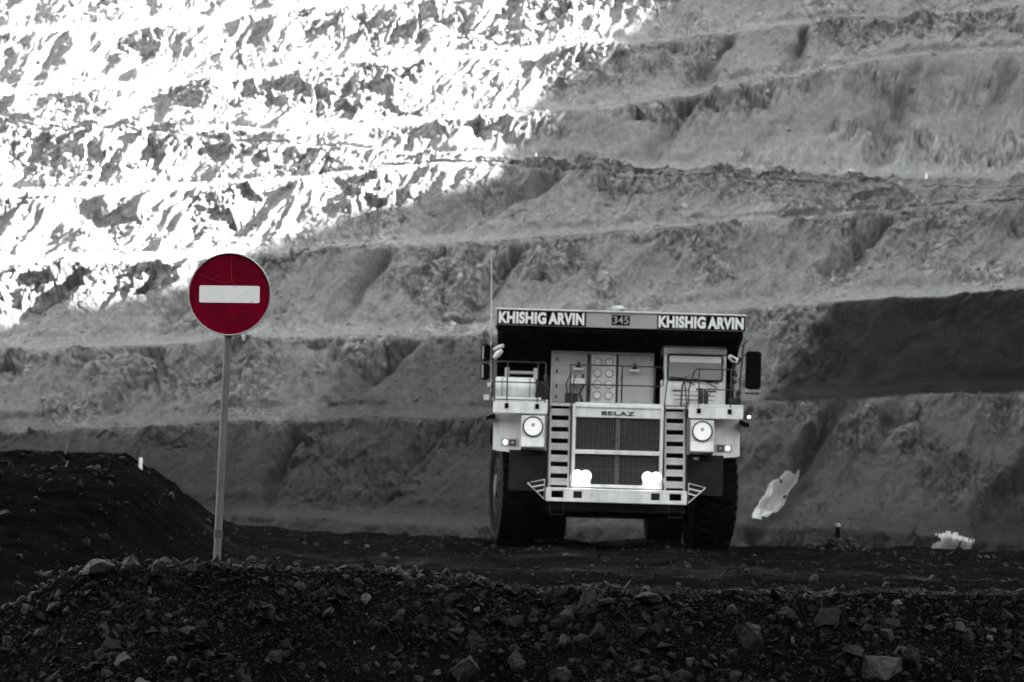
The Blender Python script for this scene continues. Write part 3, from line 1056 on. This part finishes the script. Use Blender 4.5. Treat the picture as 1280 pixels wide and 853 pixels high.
for q in (-.63, .63):
    MB().box(q - .03, q + .03, -.006, .0, 1.28, 1.37).build('tow_mark', M['pale_edge'], bump)

# radiator housing and grilles
mb = MB()
mb.box(-1.16, -1.08, 0.16, 1.2, 1.53, 3.64)
mb.box(1.08, 1.16, 0.16, 1.2, 1.53, 3.64)
mb.box(-1.08, 1.08, 0.161, 1.2, 3.57, 3.64)
mb.box(-1.08, 1.08, 0.19, 1.2, 3.32, 3.57)
mb.box(-1.08, 1.08, 0.161, 0.4, 2.38, 2.49)
mb.box(-1.08, 1.08, 0.161, 0.4, 1.53, 1.61)
mb.box(-1.08, -.66, 0.165, 0.4, 1.61, 1.72)
mb.box(.66, 1.08, 0.165, 0.4, 1.61, 1.72)
hous = mb.build('radiator_housing', W, truck, bevel=0.012)
mb = MB()
mb.box(-1.08, 1.08, 0.5, 1.15, 1.6, 3.3)
mb.build('radiator_core', M['core'], hous)
for z0, z1 in ((2.49, 3.32), (1.61, 2.38)):
    mb = MB()
    for i in range(37):
        x = -1.05 + i * 2.1 / 36
        mb.box(x - .010, x + .010, .25, .28, z0, z1)
    nz_ = int((z1 - z0) / 0.05)
    for i in range(1, nz_):
        z = z0 + (z1 - z0) * i / nz_
        mb.box(-1.07, 1.07, .282, .292, z - .005, z + .005)
    mb.box(-.05, .05, .225, .245, z0, z1)
    mb.box(-1.07, 1.07, .232, .243, (z0 + z1) / 2 - .006, (z0 + z1) / 2 + .006)
    mb.build('grille', M['mesh'], hous)
text('badge_lettering', 'BELAZ', -.43, .43, 3.385, 3.485, .187, M['badge'], hous, bold=0.02)

# lit headlights: a pair on each side, low in the grille
for s in (-1, 1):
    for xo in (0.79, 1.0):
        hl = MB().lathe([(.155, .10), (.155, .02), (.14, 0.0), (.135, .02)], (s * xo, .12, 1.82), 'y', 24).build('headlight', M['chrome'], truck, smooth=True)
        MB().lathe([(.134, .0), (.12, -.010), (.09, -.016), (.07, -.006)], (s * xo, .128, 1.82), 'y', 24).build('lens', M['lens'], hl, smooth=True)
        MB().lathe([(.07, .0), (.055, -.014), (.004, -.022)], (s * xo, .124, 1.82), 'y', 20).build('bulb', M['lamp'], hl, smooth=True)

# stairs either side of the grille
for s in (-1, 1):
    mb = MB()
    for xs in (1.235, 1.72):
        mb.prism_x([(0.02, 1.5), (0.10, 1.5), (0.85, 3.62), (0.77, 3.62)], s * xs - .022, s * xs + .022)
    st_ = mb.build('staircase', G, truck, bevel=0.006)
    for i in range(7):
        z = 1.62 + i * 0.298
        y = .06 + (z - 1.5) * .354
        mb = MB()
        mb.prism_x([(y - .03, z + .11), (y - .05, z + .10), (y + .03, z - .05), (y + .05, z - .05)], s * 1.257 if s > 0 else -1.698, 1.698 if s > 0 else -1.257)
        mb.box(*sorted((s * 1.257, s * 1.698)), y - .05, y + .22, z + .102, z + .118)
        mb.build('tread', W, st_)
    mb = MB()
    mb.box(*sorted((s * 1.257, s * 1.698)), .95, 1.0, 1.3, 3.6)
    mb.build('stair_back_panel', M['under'], truck)
    mb = MB()
    for xs in (1.20, 1.765):
        mb.tube([(s * xs, .0, 1.5), (s * xs, .28, 2.4), (s * xs, .55, 3.2), (s * xs, .58, 3.75), (s * xs + .05 * (1 if xs < 1.5 else -1), .70, 4.25), (s * xs + .1 * (1 if xs < 1.5 else -1), .74, 4.42)], 0.017, 6)
    mb.build('stair_handrail', M['rail'], truck, smooth=True)

# decks, front aprons, fenders, lamp boxes
for s in (-1, 1):
    x0, x1 = sorted((s * 1.81, s * 3.21))
    mb = MB()
    mb.prism_y(rrect(x0, x1, 3.375, 3.655, .03), .42, .47)
    mb.build('deck_apron', W, truck, bevel=0.008)
    mb = MB()
    mb.box(x0, x1, .471, 3.2, 3.60, 3.68)
    mb.box(x0, x1, .44, .52, 3.66, 3.74)
    mb.build('deck', M['pale_edge'], truck, bevel=0.008)
    mb = MB()
    poly = rrect(*sorted((s * 1.80, s * 3.16)), 2.40, 3.42, .09)
    poly = [(x, z + (0.10 if abs(x) < 1.95 and z < 3 else 0) * -1) for x, z in poly]
    mb.prism_y(poly, .92, .97)
    mb.prism_x([(.97, 2.42), (.97, 3.37), (3.6, 3.37), (3.6, 3.1), (2.0, 2.95), (1.15, 2.5)], s * 3.16 - .03, s * 3.16 + .03)
    fen = mb.build('fender', W, truck, bevel=0.01)
    # small lamp plate
    mb = MB()
    mb.prism_y(rrect(*sorted((s * 2.52, s * 2.99)), 2.52, 2.73, .03), .903, .922)
    pl = mb.build('lamp_plate', G, fen, bevel=0.004)
    mb = MB()
    mb.prism_y(rrect(*sorted((s * 2.60, s * 2.77)), 2.55, 2.70, .02), .885, .905)
    mb.build('lamp_frame', K, pl)
    mb = MB()
    mb.prism_y(rrect(*sorted((s * 2.635, s * 2.735)), 2.58, 2.67, .02), .875, .887)
    mb.build('indicator_lens', M['fascia'], pl)
    mb = MB()
    mb.lathe([(.048, .0), (.044, -.02), (.02, -.03)], (s * 2.87, .905, 2.63), 'y', 18)
    mb.build('marker_lens', M['marker_lamp'], pl, smooth=True)
    # big round lamp box
    mb = MB()
    xa, xb = sorted((s * 1.87, s * 2.47))
    mb.prism_x([(.38, 3.32), (.38, 2.78), (.33, 2.53), (.36, 2.50), (.93, 2.44), (.93, 3.32)], xa, xb)
    lb = mb.build('lamp_box', W, truck, bevel=0.012)
    wl_ = MB().lathe([(.265, .02), (.265, -.035), (.235, -.04), (.232, -.005)], (s * 2.17, .375, 3.045), 'y', 36).build('round_lamp', K, lb, smooth=True)
    mb = MB()
    mb.lathe([(.232, -.012), (.19, .008), (.12, .028), (.05, .036), (.004, .036)], (s * 2.17, .37, 3.045), 'y', 36)
    mb.build('reflector', M['dimlamp'], wl_, smooth=True)
    MB().lathe([(.07, .0), (.06, -.02), (.008, -.03)], (s * 2.17, .38, 3.09), 'y', 12).build('bulb_shield', M['fascia'], wl_, smooth=True)
    # rubber lip beyond the fender, mud flap
    mb = MB()
    mb.prism_y([(s * 3.16, 3.36), (s * 3.38, 3.27), (s * 3.38, 3.19), (s * 3.14, 3.27)], .5, 1.6)
    mb.build('rubber_lip', M['rubber'], truck)
    mb = MB()
    mb.box(*sorted((s * 1.80, s * 2.76)), .78, .81, 1.40, 2.44)
    mb.tube([(s * 2.05, .76, 2.36), (s * 2.5, .76, 2.33)], .02, 6)
    mb.build('mud_flap', M['flap'], truck)
    mb = MB()
    mb.box(*sorted((s * 3.19, s * 3.26)), 1.5, 2.2, 2.55, 2.95)
    mb.build('side_box', M['under'], truck)
mb = MB()
mb.box(1.98, 2.12, .72, .76, 2.31, 2.38)
mb.build('flap_clip', W, truck)

# middle deck and its railing
mb = MB()
mb.box(-1.74, 1.74, .60, 3.0, 3.60, 3.66)
mb.box(-1.10, 1.16, .30, .60, 3.645, 3.70)
mb.build('walkway', M['pale_edge'], truck, bevel=0.006)


def railing(name, x0, x1, y, zs, posts, z0, mat, r=0.018):
    mb = MB()
    for z in zs:
        mb.tube([(x0, y, z), (x1, y, z)], r, 6)
    for x in posts:
        mb.tube([(x, y, z0), (x, y, zs[0])], r, 6)
    return mb.build(name, mat, truck, smooth=True)


railing('railing', -1.24, 1.05, .42, [4.66, 4.16], [-1.24, -.78, .08, .92], 3.68, M['rail'], .02)
mb = MB()
mb.tube([(1.05, .42, 4.66), (1.13, .42, 4.62), (1.15, .42, 4.4), (1.13, .42, 4.19), (1.05, .42, 4.16)], .018, 6)
mb.build('railing_end', M['rail'], truck, smooth=True)
rl = railing('railing', -3.18, -1.88, .45, [4.69, 4.17, 3.72], [-3.18, -2.86, -2.08, -1.88], 3.55, M['rail'])
for x in (-2.88, -2.10):
    MB().box(x - .03, x + .07, .40, .42, 3.50, 3.63).build('railing_foot', K, rl)
rr = railing('railing', 1.98, 2.98, .45, [4.64, 4.12], [2.06, 2.88], 3.55, M['rail'])
MB().tube([(2.0, .45, 4.64), (1.93, .45, 4.58), (1.80, .45, 4.12), (1.80, .45, 3.7)], .018, 6).build('railing_end', M['rail'], rr, smooth=True)
for x in (2.05, 2.84):
    MB().box(x - .03, x + .07, .40, .42, 3.50, 3.63).build('railing_foot', K, rr)
mb = MB()
mb.tube([(1.62, .62, 3.66), (1.64, .62, 4.2), (1.74, .62, 4.45)], .024, 6)
mb.build('grab_handle', M['rail'], truck, smooth=True)
mb = MB()
mb.tube([(-1.84, .62, 3.66), (-1.84, .62, 4.1), (-1.92, .62, 4.38)], .024, 6)
mb.build('grab_handle', M['rail'], truck, smooth=True)

# cylinder tank on the left deck
mb = MB()
mb.lathe([(.06, 0), (.22, .015), (.265, .07), (.265, 1.02), (.22, 1.07), (.06, 1.085)], (-3.20, 1.0, 4.05), 'x', 36)
tank = mb.build('air_tank', W, truck, smooth=True)
for x in (-3.02, -2.3):
    MB().lathe([(.272, 0), (.272, .05)], (x, 1.0, 4.05), 'x', 36).build('tank_strap', G, tank, smooth=True)
mb = MB()
mb.box(-3.2, -1.98, .72, 1.3, 3.685, 3.80)
mb.build('tank_cradle', W, truck, bevel=0.01)
mb = MB()
mb.tube([(-2.85, 1.02, 4.44), (-2.12, 1.02, 4.44)], .04, 10)
for x in (-2.88, -2.14):
    mb.prism_x([(.90, 4.28), (1.14, 4.28), (1.08, 4.56), (.96, 4.56)], x - .05, x + .06)
mb.build('tank_bracket', G, truck, bevel=0.01)
mb = MB()
mb.box(-2.07, -1.9, .85, 1.2, 3.8, 4.0)
mb.tube([(-2.07, 1.0, 4.1), (-1.98, .95, 4.2), (-1.9, .95, 4.1)], .045, 8)
mb.tube([(-2.0, .84, 3.9), (-2.0, .84, 4.12)], .03, 8)
mb.lathe([(.05, 0), (.05, .03)], (-1.97, .80, 4.05), 'y', 12)
mb.build('valve_block', M['rail'], truck, smooth=True)

# electric cabinet between the decks
mb = MB()
mb.box(-1.72, .95, 1.60, 2.7, 3.66, 5.06)
cabn = mb.build('electric_cabinet', G, truck, bevel=0.015)
for x0, x1 in ((-1.66, -.80), (.02, .88)):
    d = MB().box(x0, x1, 1.575, 1.599, 3.74, 4.98).build('cabinet_door', G, cabn, bevel=0.008)
    hx_ = x1 - .1 if x0 < -1 else x0 + .1
    MB().box(hx_ - .025, hx_ + .025, 1.55, 1.575, 4.30, 4.46).build('handle', K, d)
    lampx = -1.02 if x0 < -1 else .44
    mb = MB()
    mb.lathe([(.02, .16), (.06, .03), (.10, 0)], (lampx, 1.45, 4.62), 'z', 14)
    mb.box(lampx - .015, lampx + .015, 1.45, 1.575, 4.74, 4.77)
    lm = mb.build('hooded_lamp', M['rail'], cabn, smooth=True)
    MB().box(lampx - .13, lampx + .13, 1.36, 1.45, 4.565, 4.62).build('lamp_tube', M['letter'], lm, bevel=0.01)
for z in (3.86, 4.14, 4.52, 4.84):
    MB().box(-1.60, -1.56, 1.55, 1.575, z - .05, z + .05).build('hinge', M['rail'], cabn)
vp = MB().box(-.68, -.04, 1.56, 1.599, 3.74, 4.98).build('vent_panel', M['pale_edge'], cabn, bevel=0.008)
for s in (-.76, .0):
    MB().box(s - .03 if s else -.035, s + .06 if s else .02, 1.565, 1.60, 3.74, 5.0).build('panel_strip', M['rail'], cabn)
for i in range(4):
    for x in (-.52, -.22):
        z = 3.92 + i * .29
        v_ = MB().lathe([(.115, .02), (.115, -.02), (.09, -.022), (.088, .0)], (x, 1.55, z), 'y', 24).build('round_vent', M['fascia'], vp, smooth=True)
        MB().lathe([(.088, .0), (.08, -.03), (.004, -.034)], (x, 1.552, z), 'y', 20).build('vent_cap', M['white'], v_, smooth=True)
mb = MB()
mb.box(-1.22, -.86, 1.2, 1.5, 4.17, 4.34)
mb.build('white_box', W, truck, bevel=0.02)
mb = MB()
mb.box(-1.36, -1.02, .95, 1.25, 3.70, 3.95)
mb.tube([(-1.3, 1.1, 3.95), (-1.34, 1.1, 4.2), (-1.22, 1.15, 4.45)], .02, 6)
mb.tube([(-.9, 1.3, 3.7), (-.98, 1.3, 3.95), (-.88, 1.3, 4.17)], .035, 8)
mb.build('hose_fitting', M['rail'], truck)

# cab
mb = MB()
cy = 1.2
cab_poly = [(cy + .08, 3.70), (cy, 4.25), (cy + .03, 5.02), (cy - .06, 5.08), (cy - .06, 5.20), (cy + .02, 5.25), (cy + 1.75, 5.25), (cy + 1.75, 3.70)]
mb.prism_x(cab_poly, 1.19, 2.80)
cab = mb.build('cab', W, truck, bevel=0.02)
mb = MB()
mb.prism_y(rrect(1.27, 2.72, 4.35, 5.04, .07), cy - .045, cy + .04)
ws_f = mb.build('windscreen_seal', K, cab)
mb = MB()
mb.prism_y(rrect(1.31, 2.68, 4.39, 5.00, .05), cy - .053, cy - .03)
ws = mb.build('windscreen', M['glass'], cab)
mb = MB()
mb.prism_y(rrect(1.33, 2.66, 4.83, 4.985, .02), cy - .058, cy - .050)
sv = mb.build('sun_strip', M['letter'], ws)
mb = MB()
for i in range(17):
    x = 1.37 + i * 1.25 / 16
    mb.lathe([(.018, -.003), (.018, .002)], (x, cy - .0585, 4.945), 'y', 8)
mb.build('strip_fringe', G, sv)
mb = MB()
mb.box(1.24, 2.75, cy - .068, cy - .055, 5.10, 5.13)
mb.build('visor_seam', G, cab)
for x0, x1, z0, z1 in ((1.35, 2.05, 4.44, 4.34), (1.95, 2.62, 4.40, 4.28)):
    mb = MB()
    mb.tube([(x0, cy - .075, z0), (x1, cy - .075, z1 + .02)], .017, 6)
    mb.tube([((x0 + x1) / 2, cy - .075, (z0 + z1) / 2), (x1 - .05, cy - .06, z1 - .1)], .014, 6)
    mb.build('wiper', K, cab)
# front access panel with louvres
mb = MB()
mb.prism_y([(1.36, 4.18), (2.62, 4.18), (2.52, 3.78), (1.48, 3.78)], cy - .012, cy + .06)
fp = mb.build('front_panel', M['pale_edge'], cab, bevel=0.006)
mb = MB()
for z in (4.10, 3.97, 3.86):
    dx_ = (4.18 - z) * .28
    mb.box(1.40 + dx_, 2.58 - dx_, cy - .02, cy - .012, z - .010, z + .010)
mb.box(1.42, 1.62, cy - .026, cy - .012, 4.07, 4.10)
mb.box(2.34, 2.54, cy - .026, cy - .012, 4.07, 4.10)
mb.build('louvres', M['rail'], fp)
for sx_ in (1.188, 2.802):
    s2 = -1 if sx_ < 2 else 1
    mb = MB()
    mb.box(sx_ - .004, sx_ + .004, cy + .2, cy + .85, 4.35, 5.0)
    mb.box(sx_ - .004, sx_ + .004, cy + .95, cy + 1.55, 4.35, 5.0)
    mb.build('side_window', M['dark_glass'], cab)
MB().box(1.12, 1.19, cy + .02, cy + .3, 3.68, 4.35).build('cab_mount', W, cab, bevel=0.01)
for x in (1.262, 2.725):
    MB().lathe([(.022, 0), (.022, -.03)], (x, cy - .04, 4.72), 'y', 10).build('reflector_stud', M['letter'], cab)
# fire extinguisher style cylinder and small plate in front of the cab
mb = MB()
mb.lathe([(.05, 0), (.07, .03), (.07, .32), (.03, .38), (.03, .42)], (2.13, .75, 3.74), 'z', 14)
mb.lathe([(.045, 0), (.06, .03), (.06, .30), (.03, .36)], (2.27, .75, 3.74), 'z', 14)
mb.tube([(2.2, .72, 4.1), (2.36, .72, 4.15), (2.38, .72, 4.0), (2.25, .72, 3.95)], .015, 6)
mb.build('filter_bottles', M['rail'], truck, smooth=True)
MB().box(1.83, 1.98, .42, .44, 4.075, 4.13).build('small_plate', M['letter'], truck)

# mirrors, masts and little lamps
def mirror_head(name, x0, x1, y, z0, z1, parent, glass_m):
    o = MB().prism_y(rrect(x0, x1, z0, z1, min(.09, (x1 - x0) * .4)), y, y + .1).build(name, K, parent, bevel=0.015)
    gm = MB()
    gm.prism_y(rrect(x0 + .03, x1 - .03, z0 + .03, z1 - .03, min(.07, (x1 - x0) * .35)), y + .101, y + .108)
    gm.build('mirror_glass', glass_m, o)
    return o


mast = MB().tube([(-3.24, 1.0, 3.55), (-3.26, 1.0, 4.4), (-3.28, 1.0, 5.15)], .03, 8).build('mirror_mast', M['rail'], truck, smooth=True)
for z0, z1 in ((4.70, 5.15), (4.22, 4.66)):
    o = mirror_head('mirror', -3.56, -3.32, .95, z0, z1, mast, M['mirror'])
    MB().box(-3.53, -3.49, .93, .95, z0 + .06, z1 - .05).build('mirror_edge', G, o)
for z in (5.1, 4.68, 4.27):
    MB().tube([(-3.27, 1.0, z), (-3.42, .98, z)], .015, 6).build('mirror_arm', M['rail'], mast)
mb = MB()
mb.box(-3.38, -3.28, .9, 1.0, 4.05, 4.16)
mb.box(-3.46, -3.32, .85, .95, 3.70, 3.84)
mb.build('side_lamp', M['pale_edge'], mast, bevel=0.01)
MB().tube([(-3.24, 1.0, 3.7), (-3.30, 1.0, 5.0), (-3.36, 1.0, 7.38)], [.03, .022, .012], 8).build('antenna', M['rail_pale'], truck, smooth=True)
mb = MB()
mb.tube([(-3.24, .98, 5.02), (-3.1, .9, 5.09), (-2.98, .86, 5.12)], [.03, .045, .05], 10)
mb.tube([(-3.22, .9, 4.80), (-3.12, .86, 4.90), (-3.02, .84, 5.0)], [.05, .085, .05], 12)
mb.build('work_lamp', M['letter'], mast, smooth=True)
mast2 = MB().tube([(3.14, 1.0, 3.0), (3.16, 1.0, 4.4), (3.22, 1.0, 5.30), (3.30, 1.0, 5.42)], .022, 8).build('mirror_mast', M['rail'], truck, smooth=True)
o = mirror_head('mirror', 3.29, 3.69, .95, 4.17, 5.16, mast2, M['mirror'])
MB().prism_y(rrect(3.33, 3.52, 4.28, 5.06, .07), .945, .952).build('mirror_rib', K, o)
MB().box(3.28, 3.66, .93, 1.0, 4.04, 4.09).build('mirror_arm', M['rail'], mast2)
MB().tube([(3.0, 1.0, 5.27), (3.25, 1.0, 5.29)], .014, 6).build('mirror_arm', M['rail'], mast2)
mb = MB()
mb.prism_y([(2.80, 4.98), (2.87, 5.06), (3.10, 4.95), (3.06, 4.83), (2.93, 4.86)], .88, 1.0)
o = mb.build('work_lamp', M['letter'], mast2, bevel=0.02)
MB().prism_y([(2.88, 4.97), (2.93, 4.99), (3.03, 4.92), (3.0, 4.87)], .86, .88).build('lamp_lens', K, o)
mb = MB()
for i in range(7):
    z = 3.8 + i * .17
    x = 3.02 + .06 * math.sin(i * 2.2)
    mb.tube([(x, .95, z), (x + .1 * math.cos(i), .93, z + .16)], .045, 7)
mb.box(2.90, 3.18, .95, 1.1, 3.70, 3.95)
mb.build('cable_bracket', M['rail'], truck)
mb = MB()
mb.tube([(3.2, .8, 3.45), (3.42, .8, 3.45)], .03, 8)
mb.tube([(3.2, .8, 3.66), (3.22, .8, 3.45)], .02, 8)
o = mb.build('marker_arm', M['rail'], truck)
MB().lathe([(.036, 0), (.03, -.02), (.01, -.03)], (3.39, .765, 3.45), 'y', 14).build('marker_lens', M['marker_lamp'], o, smooth=True)

# dump body with its canopy
mb = MB()
mb.box(-3.13, 3.13, 3.0, 3.15, 2.9, 5.62)                                      # headboard
mb.box(-3.13, 3.13, .28, 3.2, 5.56, 5.62)                                      # canopy plate
for s in (-1, 1):
    x0, x1 = sorted((s * 3.05, s * 3.15))
    mb.prism_x([(3.0, 2.9), (3.0, 5.6), (9.8, 5.35), (10.6, 3.6), (9.0, 2.7)], x0, x1)
    mb.prism_x([(.30, 5.60), (2.99, 5.60), (2.99, 4.55), (2.2, 4.95), (1.3, 5.28), (.30, 5.45)], x0, x1)
mb.prism_x([(3.15, 2.6), (10.6, 3.45), (10.6, 3.6), (3.15, 2.8)], -3.04, 3.04)
for x in (-2.2, -.75, .75, 2.2):
    mb.prism_x([(.35, 5.555), (2.99, 5.555), (2.99, 5.30), (.35, 5.47)], x - .05, x + .05)
body = mb.build('dump_body', M['body'], truck, bevel=0.01)
mb = MB()
mb.box(-3.20, 3.20, .18, .27, 5.62, 6.01)
fas = mb.build('canopy_fascia', M['fascia'], body, bevel=0.008)
mb = MB()
mb.box(-3.21, 3.21, .14, .55, 6.012, 6.055)
mb.build('canopy_lip', M['pale_edge'], body, bevel=0.01)
mb = MB()
mb.box(-3.2, 3.2, .271, 3.1, 5.625, 5.70)
mb.build('canopy_top', M['fascia'], body)
for x0, x1 in ((-3.16, -.89), (.93, 3.19)):
    pn = MB().box(x0, x1, .165, .179, 5.64, 5.995).build('name_panel', K, fas)
    xa, xb = x0 + .035, x1 - .045
    text('name_lettering', 'KHISHIG', xa, xa + .555 * (xb - xa), 5.662, 5.972, .164, M['letter'], pn, bold=0.05)
    text('name_lettering', 'ARVIN', xa + .58 * (xb - xa), xb, 5.662, 5.972, .164, M['letter'], pn, bold=0.05)
pn = MB().box(-.23, .23, .165, .179, 5.70, 5.95).build('number_panel', K, fas)
text('number_lettering', '345', -.20, .20, 5.73, 5.92, .164, M['digit'], pn, bold=0.01)

# chassis, axles, wheels
mb = MB()
for s in (-1, 1):
    mb.box(*sorted((s * .55, s * .95)), .5, 9.6, 1.1, 1.95)
mb.box(-1.75, 1.75, .1, .9, .92, 1.148)
mb.box(-1.79, 1.79, .56, 1.1, 1.1, 1.55)
mb.box(-1.2, 1.2, 1.2, 3.2, 1.5, 3.5)
mb.build('chassis', M['under'], truck)
mb = MB()
mb.box(-1.9, 1.9, 2.3, 2.9, .72, 1.35)
for s in (-1, 1):
    mb.lathe([(.22, 0), (.22, 1.3), (.3, 1.3), (.3, 2.2)], (s * 1.55, 2.6, .85), 'z', 16)
mb.build('front_axle', M['under'], truck)
mb = MB()
mb.lathe([(.45, -1.2), (.75, -.6), (.75, .6), (.45, 1.2)], (0, 7.9, 1.5), 'x', 20)
mb.box(-1.15, 1.15, 7.3, 8.5, .66, 1.9)
mb.build('rear_axle', M['under'], truck)
mb = MB()
mb.lathe([(.55, 0), (.55, 2.2)], (-2.25, 3.9, 1.9), 'y', 20)
mb.lathe([(.55, 0), (.55, 2.2)], (2.25, 3.9, 1.9), 'y', 20)
mb.build('fuel_tank', M['under'], truck)

RT, WT = 1.52, 1.0


def tyre_mesh(mb):
    h = WT / 2
    prof = [(.72, -h + .08), (.80, -h + .02), (1.05, -h - .02), (1.25, -h + .0), (1.42, -h + .06), (1.47, -h + .14), (1.475, 0), (1.47, h - .14), (1.42, h - .06), (1.25, h), (1.05, h + .02), (.80, h - .02), (.72, h - .08)]
    mb.lathe(prof, (0, 0, 0), 'x', 72)
    nl = 34
    for k in range(nl):
        for s in (-1, 1):
            a = 2 * math.pi * (k + (.5 if s > 0 else 0)) / nl
            vs = []
            for (r0, xa) in ((1.40, h - .03), (1.40, .05), (1.465, .05), (1.465, h - .02)):
                for da in (-.052, .052):
                    pass
            xo, xi = s * (h - .015), s * .06
            for x, ro, ri, sk in ((xo, RT - .02, 1.36, 0.0), (s * (h - .14), RT, 1.44, .02), (xi, RT, 1.46, .10)):
                for da, rr_ in ((-.055, ri), (-.045, ro), (.045, ro), (.055, ri)):
                    an = a + da + sk * 1.0
                    vs.append((x, rr_ * math.cos(an), rr_ * math.sin(an)))
            fs = []
            for j in range(2):
                for q in range(4):
                    fs.append((j * 4 + q, j * 4 + (q + 1) % 4, (j + 1) * 4 + (q + 1) % 4, (j + 1) * 4 + q))
            fs += [(0, 1, 2, 3), (8, 9, 10, 11)]
            mb.add(vs, fs)


mb = MB()
tyre_mesh(mb)
tyre0 = mb.build('tyre', M['rubber'], None, smooth=True)


def wheel(x, y, side, steer=0.0, first=[True]):
    w = bpy.data.objects.new('wheel', None)
    COL.objects.link(w)
    w.parent = truck
    w.location = (x, y, RT - .03)
    w.rotation_euler = (0, 0, steer)
    if first[0]:
        t = tyre0
        first[0] = False
    else:
        t = tyre0.copy()
        COL.objects.link(t)
    t.parent = w
    t.rotation_euler = (rng.uniform(0, 1), 0, 0)
    mb = MB()
    h = WT / 2
    prof = [(.74, h - .06), (.70, h - .02), (.66, h - .10), (.55, h - .30), (.50, h - .32), (.46, h - .12), (.32, h - .06), (.28, h + .02), (.02, h + .03)]
    mb.lathe([(r_, side * t_) for r_, t_ in prof], (0, 0, 0), 'x', 40)
    mb.lathe([(.74, -side * (h - .06)), (.66, -side * (h - .12)), (.02, -side * (h - .3))], (0, 0, 0), 'x', 32)
    rim = mb.build('rim', M['rim'], w, smooth=True)
    mb = MB()
    for k in range(20):
        a = 2 * math.pi * k / 20
        mb.lathe([(.03, side * (h - .10)), (.03, side * (h - .03))], (0, .61 * math.cos(a), .61 * math.sin(a)), 'x', 6)
    mb.build('wheel_nuts', M['pale_edge'], rim)
    mb = MB()
    mb.lathe([(1.42, side * (h - .03)), (1.36, side * (h + .022)), (1.26, side * (h + .03)), (1.24, side * (h + .01)), (1.24, side * (h - .03))], (0, 0, 0), 'x', 64)
    mb.build('lit_shoulder_ring', M['lit_rubber'], w, smooth=True)
    return w


wheel(-2.60, 2.6, -1, R(7))
wheel(2.52, 2.6, 1, R(7))
for x, s in ((-2.72, -1), (-1.64, 1), (1.64, -1), (2.72, 1)):
    wheel(x, 7.9, s)

# stones carried on the canopy
for x, z, s, t, lab in ((-.28, 6.08, .10, .25, 'small dark stone on the canopy of the truck, leftmost of three'),
                        (-.08, 6.10, .16, .45, 'pale broken stone lying on the middle of the canopy of the truck'),
                        (.12, 6.08, .12, .2, 'small grey stone on the canopy of the truck, rightmost of three')):
    v, f = hull(int(1500 + 100 * (x + 1)), 14, 2, .08, (1.2, .8, .6))
    o = mesh_np('rock', v * s, f, M['stone'], {'tone': np.full(len(v), t)}, False)
    o.location = (TX + x, TY + .33, TZ + z - .02 + .3 * s)
    tag(o, lab, 'rock', 'stones on the truck canopy')

# ------------------------------------------------------------------ haze: the dusty air of the pit
m = bpy.data.materials.new('pit_haze')
m.use_nodes = True
n, l = m.node_tree.nodes, m.node_tree.links
n.clear()
pv = n.new('ShaderNodeVolumePrincipled')
pv.inputs['Color'].default_value = (0.9, 0.9, 0.9, 1)
pv.inputs['Density'].default_value = 0.00005
mo = n.new('ShaderNodeOutputMaterial')
l.new(pv.outputs[0], mo.inputs['Volume'])
hz = MB().box(-330, 330, -160, 556, -17, 232).build('haze', m)
tag(hz, kind='stuff')
